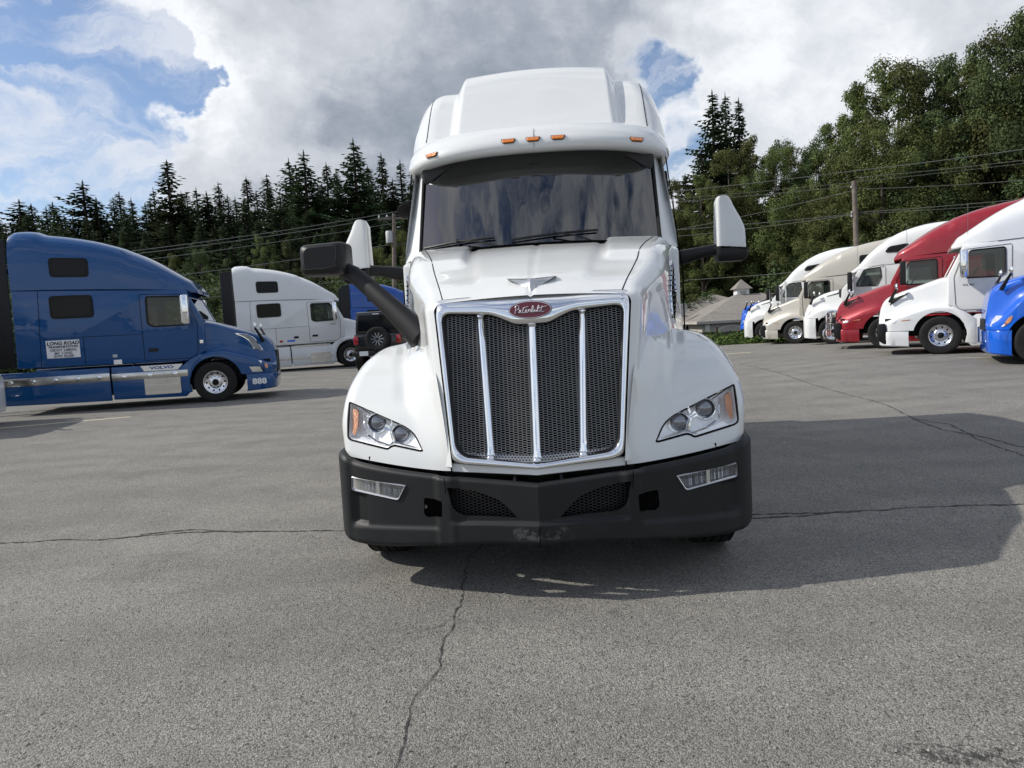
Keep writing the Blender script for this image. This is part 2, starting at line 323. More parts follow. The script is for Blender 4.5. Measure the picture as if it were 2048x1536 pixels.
# ------------------------------------------------------------------ mesh helpers
def link_mesh(name, me, material, parent=None, smooth=True, angle=38):
    o = bpy.data.objects.new(name, me); COL.objects.link(o)
    if material is not None:
        me.materials.clear(); me.materials.append(M[material] if isinstance(material, str) else material)
    if smooth and len(me.polygons):
        me.polygons.foreach_set('use_smooth', [True] * len(me.polygons))
        me.set_sharp_from_angle(angle=R(angle))
    if parent is not None: o.parent = parent
    return o
def from_bm(name, bm, material, parent=None, smooth=True, angle=38):
    me = bpy.data.meshes.new(name); bm.to_mesh(me); bm.free(); me.update()
    return link_mesh(name, me, material, parent, smooth, angle)
class MB:
    """collects vertices and faces for ONE mesh"""
    def __init__(s): s.v = []; s.f = []
    def add(s, vs, fs):
        b = len(s.v); s.v.extend([tuple(map(float, p)) for p in vs]); s.f.extend([tuple(b + i for i in f) for f in fs]); return s
    def grid(s, P, cu=False, cv=False, flip=False):
        P = np.asarray(P, float); n, m = P.shape[:2]
        idx = lambda i, j: (i % n) * m + (j % m)
        fs = []
        for i in range(n if cu else n - 1):
            for j in range(m if cv else m - 1):
                f = (idx(i, j), idx(i + 1, j), idx(i + 1, j + 1), idx(i, j + 1)); fs.append(f[::-1] if flip else f)
        return s.add(P.reshape(-1, 3), fs)
    def box(s, a, b):
        (x0, y0, z0), (x1, y1, z1) = a, b
        return s.add([(x0, y0, z0), (x1, y0, z0), (x1, y1, z0), (x0, y1, z0), (x0, y0, z1), (x1, y0, z1), (x1, y1, z1), (x0, y1, z1)],
                     [(0, 3, 2, 1), (4, 5, 6, 7), (0, 1, 5, 4), (1, 2, 6, 5), (2, 3, 7, 6), (3, 0, 4, 7)])
    def tube(s, pts, r, seg=8, cap=True, up=(0, 0, 1), sy=1.0):
        pts = [Vector(p) for p in pts]; rs = r if hasattr(r, '__len__') else [r] * len(pts)
        rows = []
        for i, p in enumerate(pts):
            d = (pts[min(i + 1, len(pts) - 1)] - pts[max(i - 1, 0)]).normalized()
            u_ = Vector(up)
            if abs(d.dot(u_)) > .95: u_ = Vector((1, 0, 0)) if abs(d.x) < .9 else Vector((0, 1, 0))
            a = d.cross(u_).normalized(); b = a.cross(d)
            rows.append([p + a * (rs[i] * math.cos(t)) + b * (rs[i] * sy * math.sin(t)) for t in [2 * math.pi * k / seg for k in range(seg)]])
        s.grid([[tuple(q) for q in row] for row in rows], cv=True)
        if cap:
            n = len(s.v); L = len(rows)
            s.f.append(tuple(n - seg + k for k in range(seg))); s.f.append(tuple(n - L * seg + k for k in range(seg))[::-1])
        return s
    def lathe(s, prof, seg=24, axis='y', c=(0, 0, 0), close=False):
        """prof: list of (radius, along)"""
        rows = []
        for r, a in prof:
            row = []
            for k in range(seg):
                t = 2 * math.pi * k / seg; p, q = r * math.cos(t), r * math.sin(t)
                row.append({'y': (p, a, q), 'x': (a, p, q), 'z': (p, q, a)}[axis])
            rows.append([(x + c[0], y + c[1], z + c[2]) for x, y, z in row])
        return s.grid(rows, cv=True, cu=close, flip=(axis == 'y'))
    def prism(s, poly, d0, d1, plane='xz'):
        """poly 2-D points extruded from d0 to d1 along the third axis"""
        def P(a, b, d): return {'xz': (a, d, b), 'xy': (a, b, d), 'yz': (d, a, b)}[plane]
        n = len(poly)
        vs = [P(a, b, d0) for a, b in poly] + [P(a, b, d1) for a, b in poly]
        fs = [tuple(range(n))[::-1], tuple(range(n, 2 * n))] + [(i, (i + 1) % n, n + (i + 1) % n, n + i) for i in range(n)]
        return s.add(vs, fs)
    def mirror_x(s):
        n = len(s.v); s.v += [(-x, y, z) for x, y, z in s.v]; s.f += [tuple(n + i for i in f[::-1]) for f in s.f]; return s
    def mirrored(s, ax=0):
        o = MB(); o.v = [tuple(-c if k == ax else c for k, c in enumerate(p)) for p in s.v]; o.f = [f[::-1] for f in s.f]; return o
    def mesh(s, name):
        me = bpy.data.meshes.new(name); me.from_pydata(s.v, [], s.f); me.update(); return me
    def build(s, name, material, parent=None, smooth=True, angle=38, merge=False, bevel=0, fixn=True, seg=2):
        me = s.mesh(name)
        if merge or bevel or fixn:
            bm = bmesh.new(); bm.from_mesh(me)
            if merge: bmesh.ops.remove_doubles(bm, verts=bm.verts, dist=1e-4)
            if bevel:
                es = [e for e in bm.edges if len(e.link_faces) == 2 and e.calc_face_angle(0) > R(28)]
                bmesh.ops.bevel(bm, geom=es, offset=bevel, segments=seg, affect='EDGES', profile=.5, clamp_overlap=True)
            if fixn: bmesh.ops.recalc_face_normals(bm, faces=bm.faces)
            bm.to_mesh(me); bm.free()
        return link_mesh(name, me, material, parent, smooth, angle)
def boolop(o, cutters, op='DIFFERENCE', keep=False):
    """cut (or keep the overlap with) helper solids and bake the result"""
    for c in cutters:
        md = o.modifiers.new('b', 'BOOLEAN'); md.object = c; md.operation = op; md.solver = 'EXACT'; c.parent = o.parent
    bpy.context.view_layer.update()
    dg = bpy.context.evaluated_depsgraph_get(); mt = o.data.materials[0] if o.data.materials else None
    me = bpy.data.meshes.new_from_object(o.evaluated_get(dg)); o.modifiers.clear(); o.data = me
    me.materials.clear()
    if mt: me.materials.append(mt)
    me.polygons.foreach_set('material_index', [0] * len(me.polygons))
    me.polygons.foreach_set('use_smooth', [True] * len(me.polygons)); me.set_sharp_from_angle(angle=R(38))
    if not keep:
        for c in cutters: bpy.data.objects.remove(c)
    return o
def dupmesh(o, name=None, parent=None):
    c = o.copy(); c.data = o.data.copy(); COL.objects.link(c)
    if name: c.name = name
    if parent is not None: c.parent = parent
    return c
def mirror_obj(o, name, parent, ax=0):
    me = o.data.copy(); bm = bmesh.new(); bm.from_mesh(me)
    for v in bm.verts: v.co[ax] = -v.co[ax]
    bmesh.ops.reverse_faces(bm, faces=bm.faces); bm.to_mesh(me); bm.free()
    c = bpy.data.objects.new(name, me); COL.objects.link(c); c.parent = parent
    me.polygons.foreach_set('use_smooth', [True] * len(me.polygons)); me.set_sharp_from_angle(angle=R(38))
    return c
def tag(o, label=None, cat=None, group=None, kind=None):
    if label: o['label'] = label
    if cat: o['category'] = cat
    if group: o['group'] = group
    if kind: o['kind'] = kind
    return o
def empty(name, loc, rz=0.0, rot=None):
    o = bpy.data.objects.new(name, None); COL.objects.link(o); o.location = loc
    o.rotation_euler = rot if rot else (0, 0, rz); o.empty_display_size = .3; return o
def spl(xs, ys):
    """smooth curve through points (Hermite, finite-difference tangents limited to stay monotone)"""
    xs = np.array(xs, float); ys = np.array(ys, float); h = np.diff(xs); d = np.diff(ys) / h
    m_ = np.zeros(len(xs)); m_[0] = d[0]; m_[-1] = d[-1]
    for i in range(1, len(xs) - 1): m_[i] = 0 if d[i - 1] * d[i] <= 0 else 2 * d[i - 1] * d[i] / (d[i - 1] + d[i])
    def f(x):
        x = np.clip(np.asarray(x, float), xs[0], xs[-1]); i = np.clip(np.searchsorted(xs, x, 'right') - 1, 0, len(h) - 1)
        t = (x - xs[i]) / h[i]; t2 = t * t; t3 = t2 * t
        return (2 * t3 - 3 * t2 + 1) * ys[i] + (t3 - 2 * t2 + t) * h[i] * m_[i] + (3 * t2 - 2 * t3) * ys[i + 1] + (t3 - t2) * h[i] * m_[i + 1]
    return f
def sstep(x, a, b):
    t = np.clip((np.asarray(x, float) - a) / (b - a), 0, 1); return t * t * (3 - 2 * t)
def rpoly(pts, r, n=4):
    """round the corners of a polygon; r scalar or list"""
    o = []; N = len(pts)
    for i, p in enumerate(pts):
        ri = r[i] if hasattr(r, '__len__') else r
        p = np.array(p, float); a = np.array(pts[i - 1], float) - p; b = np.array(pts[(i + 1) % N], float) - p
        la, lb = np.linalg.norm(a), np.linalg.norm(b); k = min(ri, la * .49, lb * .49)
        if ri <= 0: o.append(tuple(p)); continue
        A = p + a / la * k; B = p + b / lb * k
        for t in np.linspace(0, 1, n + 1): o.append(tuple((1 - t) ** 2 * A + 2 * t * (1 - t) * p + t * t * B))
    return o
def resample(poly, n):
    P = np.array(poly + [poly[0]], float); s_ = np.r_[0, np.cumsum(np.linalg.norm(np.diff(P, axis=0), axis=1))]
    t = np.linspace(0, s_[-1], n, endpoint=False); return [(float(np.interp(a, s_, P[:, 0])), float(np.interp(a, s_, P[:, 1]))) for a in t]
def text_mesh(txt, size, extrude=.002, shear=0.0, align='CENTER', space=1.0, bold=0.0):
    c = bpy.data.curves.new('t', 'FONT'); c.body = txt; c.size = size; c.extrude = extrude; c.shear = shear; c.align_x = align; c.align_y = 'CENTER'
    c.space_character = space; c.offset = bold; c.resolution_u = 2
    o = bpy.data.objects.new('t', c); COL.objects.link(o); bpy.context.view_layer.update()
    me = bpy.data.meshes.new_from_object(o.evaluated_get(bpy.context.evaluated_depsgraph_get()))
    bpy.data.objects.remove(o); bpy.data.curves.remove(c); return me
def text_obj(name, txt, size, material, parent, mtx, **kw):
    me = text_mesh(txt, size, **kw); me.transform(mtx); return link_mesh(name, me, material, parent, smooth=False)

# ------------------------------------------------------------------ ground
def gz(x, y):
    x = np.asarray(x, float); y = np.asarray(y, float)
    z = .14 * sstep(x, 3, 9) * sstep(y, 12, 18.5) * (1 - sstep(y, 26, 32)) + .15 * (1 - sstep(x, -7, 0)) * sstep(y, 21.5, 28.5) * (1 - sstep(y, 34, 40))
    return z + .006 * np.sin(x * .9 + 1) * np.sin(y * .7)
xs = np.r_[np.linspace(-90, -16, 20), np.linspace(-15, 25, 81), np.linspace(26, 90, 17)]
ys = np.r_[np.linspace(-60, -2, 12), np.linspace(-1.5, 40, 84)]
P = np.array([[(x, y if j < len(ys) - 1 else y, 0) for j, y in enumerate(ys)] for x in xs], float)
edge = 39 - 5 * sstep(P[..., 0], 0, 7)
P[..., 1] = np.where(P[..., 1] > 20, 20 + (P[..., 1] - 20) * (edge - 20) / 20, P[..., 1])
P[..., 2] = gz(P[..., 0], P[..., 1])
tag(MB().grid(P, flip=True).build('asphalt_lot', 'asphalt', fixn=False), kind='structure')
# the land beyond: a verge, a hollow with houses on the right, wooded slopes
def land(x, y):
    x = np.asarray(x, float); y = np.asarray(y, float)
    rise_l = 9 * sstep(y, 52, 110) * (1 - sstep(x, -5, 25)) ; rise_r = 9.0 * sstep(y, 56, 105) * sstep(x, -10, 20)
    drop = -1.9 * sstep(y, 36, 44) * sstep(x, 2, 10) * (1 - sstep(y, 54, 68))
    near = -.35 * (1 - sstep(y, 34.5, 40))
    return rise_l + rise_r + drop + near - .05
xs = np.linspace(-420, 420, 121); ys = np.r_[np.linspace(-420, 20, 12), np.linspace(34, 130, 49), np.linspace(140, 600, 12)]
P = np.array([[(x, y, 0) for y in ys] for x in xs], float); P[..., 2] = land(P[..., 0], P[..., 1]) + .25 * np.sin(P[..., 0] * .21) * np.sin(P[..., 1] * .17) * (P[..., 1] > 60)
P[..., 2] -= np.where(P[..., 1] < 33, .5, 0)
tag(MB().grid(P, flip=True).build('ground', 'forest_floor', fixn=False), kind='structure')
# ================================================================== the white tractor in the middle
# local frame: x to the right in the photograph, y backwards from the nose, z up
T = tag(empty('semi_truck', (0.11, 3.83, 0), R(-4.8)), 'big white tractor unit facing the viewer with upright chrome grille and black bumper', 'truck')
LX = (-1, 1)
def yface(z): return .125 + .215 * (z - .75) / .97          # rake of the grille plane at its edge
# ---------------- hood
NS, NQ = 46, 64
Wt = spl([0, .012, .03, .06, .12, .5, 1], [.575, .606, .632, .650, .676, .875, 1.04]); Zt = spl([0, .25, .6, 1], [1.712, 1.865, 2.04, 2.165])
Rt = spl([0, .1, 1], [.05, .085, .15]); lean = spl([0, .12, .5, 1], [-.098, -.07, .06, .10])
rows = []
ts = np.r_[0, .004, .009, .015, .022, .03, .04, .052, .066, np.linspace(.08, 1, NS - 8)]
for t in ts:
    Wd, Z, rr = float(Wt(t)), float(Zt(t)), float(Rt(t)); zb = .758 + .32 * float(sstep(t, .1, .6))
    if t < .05: k = 1 - t / .05; Wd -= 0; 
    row = []
    def topz(x):
        u = abs(x) / Wd
        y = t
        z = Z - .022 * u ** 2.0 + .010 * max(0, 1 - abs(x) / .05) * 0
        pod = float(sstep(abs(x), .40 + .10 * t, .46 + .10 * t) * sstep(t, .42, .52)); chan = float(sstep(abs(x), .28 + .18 * t, .34 + .18 * t)) * float(sstep(t, .10, .3))
        z += .022 * pod - .012 * chan * (1 - pod) - .028 * chan * (1 - pod) * float(sstep(t, .5, 1)) * .3
        z += -.010 * (abs(x) < .004)
        return z
    for x in np.r_[np.linspace(0, Wd - rr, 30)]: row.append((x, topz(x)))
    z0 = topz(Wd - rr)
    for a in np.linspace(0, 90, 9)[1:]: row.append((Wd - rr + rr * math.sin(R(a)), z0 - rr + rr * math.cos(R(a))))
    zs = np.linspace(z0 - rr, zb, 24)[1:]
    for z in zs:
        dz = (z0 - rr) - z; x = Wd + float(lean(t)) * dz
        row.append((x, z))
    pr = []
    for x, z in row:
        yf = yface(min(z, 1.72)); e = 0.0
        if z > 1.0: pass
        y = yf + (1.82 + .10 * (1 - min(1, abs(x) / 1.0)) * -1 - yf) * t
        # V of the nose in plan
        y -= .055 * max(0, 1 - abs(x) / .57) * (1 - t)
        pr.append((x, y, z))
    rows.append(pr)
P = np.array(rows)
# roll the front edge over: first rows step forward while widening
mbh = MB().grid(P, flip=False); mbh.mirror_x()
hood = mbh.build('hood', 'white', T, merge=True, angle=50)
def hood_bvh():
    bm = bmesh.new(); bm.from_mesh(hood.data); b = BVHTree.FromBMesh(bm); bm.free(); return b
HB = hood_bvh()
def drop_on(b, x, y, z0=5): 
    h = b.ray_cast(Vector((x, y, z0)), Vector((0, 0, -1))); return h[0], h[1]
# seams of the hood top (thin dark gaps)
for s in LX:
    pts = []
    for k in np.linspace(0, 1, 24):
        h, n = drop_on(HB, s * (.525 + .365 * k), .36 + 1.42 * k)
        if h: pts.append(h + n * .0012)
    MB().tube(pts, .0035, 5, sy=.5).build('hood_seam', 'black', T)
# ---------------- fenders
zi = spl([0, .06, .22, .38, .52, .64, .74, .84, .92, 1], [.728, .80, 1.0, 1.15, 1.30, 1.42, 1.47, 1.45, 1.35, 1.10])
yi = spl([0, .06, .22, .38, .52, .64, .74, .84, .92, 1], [.165, .18, .275, .40, .60, .86, 1.10, 1.42, 1.72, 1.98])
zo = spl([0, .06, .22, .38, .52, .64, .74, .84, .92, 1], [.80, .86, 1.0, 1.13, 1.27, 1.39, 1.435, 1.40, 1.28, 1.06])
yo = spl([0, .06, .22, .38, .52, .64, .74, .84, .92, 1], [.43, .44, .46, .51, .64, .88, 1.10, 1.42, 1.72, 1.98])
Hs = spl([0, .06, .22, .38, .52, .64, .74, 1], [.030, .04, .115, .20, .22, .12, .055, .05])
Xi = spl([0, .06, .22, .38, .52, .64, .74, 1], [.495, .505, .535, .575, .635, .73, .84, 1.0])
Ro = spl([0, .2, .4, .6, .74, 1], [.07, .07, .10, .18, .24, .2])
Xo = spl([0, .06, .2, .4, .74, 1], [1.222, 1.232, 1.243, 1.24, 1.24, 1.24])
def fender_shell(inset=0.0):
    S = np.linspace(0, 1, 84); rows = []
    for s in S:
        xi, xo, ro = float(Xi(s)), float(Xo(s)), float(Ro(s)); row = []
        xs_ = np.r_[np.linspace(xi, xo - ro, 44)]
        cols = [(x, 0.0) for x in xs_] + [(xo - ro + ro * math.sin(R(a)), ro - ro * math.cos(R(a))) for a in np.linspace(0, 90, 11)[1:]] + [(xo, ro + d) for d in (.05, .10, .16)]
        for x, drop in cols:
            w_ = ((x - .5) / .72); w_ = max(0, w_) ** 1.35
            z = float(zi(s)) * (1 - w_) + float(zo(s)) * w_; y = float(yi(s)) * (1 - w_) + float(yo(s)) * w_
            e = 1e-3; s2 = min(1, s + e); s1 = max(0, s - e)
            tz = (zi(s2) - zi(s1)) * (1 - w_) + (zo(s2) - zo(s1)) * w_; ty = (yi(s2) - yi(s1)) * (1 - w_) + (yo(s2) - yo(s1)) * w_
            L = math.hypot(tz, ty) or 1; ny, nz = -tz / L, ty / L            # outward (forward and up)
            if drop > 0: ny_, nz_ = ny, nz
            width = .24 + .06 * float(sstep(s, .2, .5)) - .12 * float(sstep(s, .5, .7))
            f = max(0, 1 - (x - xi) / width) ** 2.3 * float(Hs(s))
            # raised character line with a scooped side
            rid = .80 + .10 * float(sstep(s, .35, .75)); 
            sc = float(sstep(s, .30, .44)) * (1 - float(sstep(s, .70, .76)))
            f -= .016 * sc * float(sstep(x, rid - .05, rid) * (1 - sstep(x, rid, rid + .09)))
            f += .006 * sc * float(sstep(x, rid - .10, rid - .05) * (1 - sstep(x, rid - .05, rid)))
            off = f - drop - inset
            xx = x - (inset if drop > ro * .9 else 0)
            row.append((xx, y + ny * off, z + nz * off))
        rows.append(row)
    return np.array(rows)
def closed_shell(A, B):
    """two grids joined round the rim into one closed solid"""
    mb = MB(); mb.grid(A); mb.grid(B, flip=True); n, m_ = A.shape[:2]; N = n * m_
    rim = [i * m_ for i in range(n)] + [(n - 1) * m_ + j for j in range(1, m_)] + [i * m_ + m_ - 1 for i in range(n - 2, -1, -1)] + [j for j in range(m_ - 2, 0, -1)]
    for a, b in zip(rim, rim[1:] + rim[:1]): mb.f.append((a, N + a, N + b, b))
    return mb
fs = closed_shell(fender_shell(), fender_shell(.016))
fend = fs.build('fender', 'white', T, fixn=True, angle=45)
bmF = bmesh.new(); bmF.from_mesh(fend.data); FB = BVHTree.FromBMesh(bmF); bmF.free()
def fy(x, z):
    h = FB.ray_cast(Vector((x, -2, z)), Vector((0, 1, 0))); return h[0].y if h[0] else None
M['lamp_silver'] = mat('lamp_reflector_silver', (.92, .93, .94), .32, .1)
def inpoly(x, z, P_):
    c = False; n = len(P_); j = n - 1
    for i in range(n):
        if (P_[i][1] > z) != (P_[j][1] > z) and x < (P_[j][0] - P_[i][0]) * (z - P_[i][1]) / (P_[j][1] - P_[i][1]) + P_[i][0]: c = not c
        j = i
    return c
# ---------------- headlamps: opening, gasket, housing, projectors, reflectors, lens
LAMP = [(1.185, 1.128), (1.190, .905), (1.165, .885), (.905, .838), (.868, .862), (.690, .832), (.668, .838), (.722, .935), (.785, .978)]
def scale_poly(p, d):
    """offset a simple polygon inwards by d"""
    n = len(p); o = []
    A = sum(p[i][0] * p[(i + 1) % n][1] - p[(i + 1) % n][0] * p[i][1] for i in range(n)); sg = 1 if A > 0 else -1
    for i in range(n):
        a = np.array(p[i - 1]); b = np.array(p[i]); c = np.array(p[(i + 1) % n])
        e1 = (b - a) / np.linalg.norm(b - a); e2 = (c - b) / np.linalg.norm(c - b)
        n1 = sg * np.array([-e1[1], e1[0]]); n2 = sg * np.array([-e2[1], e2[0]]); m_ = n1 + n2; m_ /= max(.35, (m_ @ m_) / 2)
        o.append(tuple(b + m_ * d))
    return o
LP = rpoly(LAMP, [.02, .02, .03, .015, .02, .012, .02, .07, .05], 4)
L1 = scale_poly(LP, .012); L2 = scale_poly(LP, .017)
cut0 = MB().prism(LP, -.5, .9).build('c', None, smooth=False)
cut1 = MB().prism(L1, -.5, .9).build('c', None, smooth=False)
skin = dupmesh(fend, 'headlamp_lens', None)
boolop(skin, [cut1], 'INTERSECT', keep=True)
gask = dupmesh(fend, 'lamp_gasket', None); boolop(gask, [cut0], 'INTERSECT', keep=True); boolop(gask, [cut1], keep=True)
boolop(fend, [cut0], keep=True)
bpy.data.objects.remove(cut0); bpy.data.objects.remove(cut1)
skin.data.materials[0] = M['lens']; gask.data.materials[0] = M['trim']
# keep only the outer face of the lens skin (thin glass)
bm = bmesh.new(); bm.from_mesh(skin.data)
bad = [f for f in bm.faces if f.normal.y > -.02]; bmesh.ops.delete(bm, geom=bad, context='FACES'); bm.to_mesh(skin.data); bm.free()
def headlamp(side):
    H_ = MB()
    # housing: walls following the outline down to a stepped floor
    depth = {}
    n = len(L1); front = [(x, (fy(x, z) or .4) + .010, z) for x, z in L1]
    floor = [(x * .97 + .03 * .95, min((fy(x, z) or .4) + .075, .60), z * .96 + .04 * .95) for x, z in L2]
    H_.add(front + floor, [(i, (i + 1) % n, n + (i + 1) % n, n + i) for i in range(n)])
    H_.add(floor, [tuple(range(n))])
    hs = H_.build('lamp_housing', 'lamp_silver', None, smooth=True, angle=25)
    parts = [(hs, 'lamp_housing')]
    for cx, cz, dy in ((.826, .926, .0), (.990, .992, .0)):
        y = fy(cx, cz) + .036
        pr = MB().lathe([(.067, .055), (.067, .012), (.062, .0), (.057, .004), (.054, .03), (.050, .035)], 32, 'y', (cx, y, cz)).build('projector_ring', 'chrome', None)
        gl = MB().lathe([(.051, .03), (.045, .012), (.03, .002), (.012, -.003), (.0001, -.004)], 28, 'y', (cx, y, cz)).build('projector_glass', 'projglass', None)
        parts += [(pr, 'projector_ring'), (gl, 'projector_glass')]
        # stepped reflector fins beside the projector
        fb = MB(); nf = 0
        for k in range(7):
            a0 = R(18 + k * 11); r0, r1 = .080, .112
            c_, s_ = math.cos(a0), math.sin(a0); c2, s2 = math.cos(a0 + R(6)), math.sin(a0 + R(6))
            q = [(cx + r0 * c_, y + .02, cz + r0 * s_), (cx + r1 * c_, y + .005, cz + r1 * s_), (cx + r1 * c2, y + .012, cz + r1 * s2), (cx + r0 * c2, y + .027, cz + r0 * s2)]
            if not all(inpoly(a, c, L2) for a, b, c in q) or max(a for a, b, c in q) > 1.08: continue
            nf += 1
            fb.add(q + [(a, b + .01, c) for a, b, c in q], [(0, 1, 2, 3), (7, 6, 5, 4), (0, 4, 5, 1), (1, 5, 6, 2), (2, 6, 7, 3), (3, 7, 4, 0)])
        if nf: parts.append((tag(fb.build('reflector_fins', 'chrome', None, smooth=False), kind='stuff'), 'reflector_fins'))
    # chrome Y-shaped divider
    def strip(pts, wd, name, mt, dy=.03, th=.012):
        mb = MB(); P_ = []
        for i, (x, z) in enumerate(pts):
            a = np.array(pts[max(i - 1, 0)]); b = np.array(pts[min(i + 1, len(pts) - 1)]); d = b - a; d = d / np.linalg.norm(d); nn = np.array([-d[1], d[0]]) * wd / 2
            y = fy(x, z) + dy; P_.append([(x + nn[0], y, z + nn[1]), (x, y - th, z), (x - nn[0], y, z - nn[1]), (x, y + th, z)])
        mb.grid(P_, cv=True); return (mb.build(name, mt, None), name)
    parts.append(strip([(.880, 1.015), (.893, .955), (.868, .885)], .024, 'divider', 'chrome'))
    parts.append(strip([(.868, .885), (.90, .862), (.99, .885), (1.07, .935), (1.085, 1.05)], .014, 'divider', 'chrome'))
    parts.append(strip([(.868, .885), (.80, .868), (.712, .850)], .014, 'divider', 'chrome'))
    am = [(1.116, 1.062), (1.156, 1.082), (1.158, .935), (1.140, .915), (1.118, .970)]
    am = rpoly(am, .015, 3); mb = MB()
    f3 = [(x, fy(x, z) + .022, z) for x, z in am]; mb.add(f3 + [(x, y + .02, z) for x, y, z in f3], [tuple(range(len(am)))[::-1]] + [(i, (i + 1) % len(am), len(am) + (i + 1) % len(am), len(am) + i) for i in range(len(am))])
    parts.append((mb.build('amber_reflector', 'amber2', None), 'amber_reflector'))
    lw = rpoly([(.925, .862), (1.09, .912), (1.125, .890), (.92, .850)], .006, 2); mb = MB()
    f3 = [(x, fy(x, z) + .03, z) for x, z in lw]; mb.add(f3, [tuple(range(len(lw)))[::-1]])
    parts.append((mb.build('side_reflector', 'whitelamp', None), 'side_reflector'))
    return parts
lp = headlamp(1)
def place_headlamp(sign):
    root = MB().box((0, 0, 0), (.001, .001, .001)); 
    for o, nm in [(skin, 'headlamp')] + lp + [(gask, 'lamp_gasket')]:
        yield o, nm
hlR = skin if False else None
for sign in (1, -1):
    if sign == 1:
        head = skin; head.name = 'headlamp'; head.parent = T
        for o, nm in lp + [(gask, 'lamp_gasket')]: o.name = nm; o.parent = head
    else:
        head2 = mirror_obj(skin, 'headlamp', T)
        for o, nm in lp + [(gask, 'lamp_gasket')]: mirror_obj(o, nm, head2)
mirror_obj(fend, 'fender', T)
# lip of painted body under the grille and black filler boxes put in to darken the bumper gap
P = []
for x in np.linspace(-.492, .492, 41):
    a = abs(x); y = .085 + .062 * a / .5 - .05 * (1 - a / .5) * .6; zt = .760 + .016 * (a / .5); zb = .705 + .020 * (a / .5)
    P.append([(x, y + .02, zt), (x, y, zt - .004), (x, y - .004, zb + .006), (x, y + .006, zb), (x, y + .05, zb)])
MB().grid(P).build('nose_lip', 'white', T)
MB().box((-1.1, .46, .50), (1.1, 1.0, .80)).box((-.9, .32, .62), (.9, .5, .70)).box((-.55, .22, .62), (.55, .34, .76)).build('bumper_gap_filler', 'chassis', T)
for s in LX:
    MB().tube([(s * .13, .10, .70), (s * .13, .07, .665)], .012, 6).box((s * .13 - .035, .05, .664), (s * .13 + .035, .12, .672)).build('bumper_bracket', 'trim', T)
    for k in range(4): MB().box((s * (.80 + .07 * k) - .025, .34, .755), (s * (.80 + .07 * k) + .025, .40, .80)).build('clip', 'trim', T, bevel=.005)
for s in LX:
    MB().tube([(s * .497, .135, .702), (s * .496, .128, .735), (s * .494, .134, .772)], .003, 5).build('nose_joint', 'black', T)
    MB().tube([(s * x, (fy(x, .86) or .3) - .001, z) for x, z in ((.60, .752), (.602, .775))], .004, 5).build('body_bolt', 'satin', T)
# ---------------- grille
def gy(x, z):      # plan V + rake of the grille plane
    return yface(z) - .055 * max(0, 1 - abs(x) / .55) 
OUT = [(0, 1.722), (.40, 1.722), (.572, 1.716), (.484, .792), (.43, .772), (0, .737)]
INN = [(0, 1.545), (.10, 1.548), (.175, 1.585), (.24, 1.612), (.528, 1.632), (.462, .868), (.415, .818), (0, .774)]
def symm(p): return p + [(-x, z) for x, z in p[::-1] if x > 1e-6]
OP = rpoly(symm(OUT), [0, 0, .025, .05, .03, 0, .03, .05, .025, 0], 5)
IP = rpoly(symm(INN), [0, .03, .05, .06, .05, .05, .03, 0, .03, .05, .05, .06, .05, .03], 5)
# match the two rings by angle from the centre
def byangle(poly, n, c=(0, 1.2)):
    P_ = np.array(poly + [poly[0]]); o = []
    dense = []
    for a, b in zip(P_[:-1], P_[1:]):
        for t in np.linspace(0, 1, 12, endpoint=False): dense.append(a + (b - a) * t)
    D = np.array(dense); an = np.unwrap(np.arctan2(D[:, 0] - c[0], D[:, 1] - c[1])); order = np.argsort(an % (2 * np.pi)); an = (an % (2 * np.pi))[order]; D = D[order]
    for t in np.linspace(0, 2 * np.pi, n, endpoint=False):
        o.append((float(np.interp(t, an, D[:, 0], period=2 * np.pi)), float(np.interp(t, an, D[:, 1], period=2 * np.pi))))
    return o
NR = 220
ro_, ri_ = byangle(OP, NR), byangle(IP, NR)
rows = []
prof = [(0, .030), (0.0, -.004), (.06, -.016), (.25, -.026), (.55, -.030), (.82, -.026), (.95, -.018), (1.0, -.006), (1.0, .010), (1.02, .055)]
for (xo_, zo_), (xi_, zi_) in zip(ro_, ri_):
    row = []
    for f, d in prof:
        x = xo_ + (xi_ - xo_) * f; z = zo_ + (zi_ - zo_) * f
        crown = .045 * float(sstep(z, 1.60, 1.74)) * (1 if f < 1 else 1)       # the wide top band rolls back
        row.append((x, gy(x, min(z, 1.75)) + d + crown * (1 - f) * 1.0, z))
    rows.append(row)
MB().grid(rows, cu=True, flip=False).build('grille_surround', 'chrome', T, angle=60)
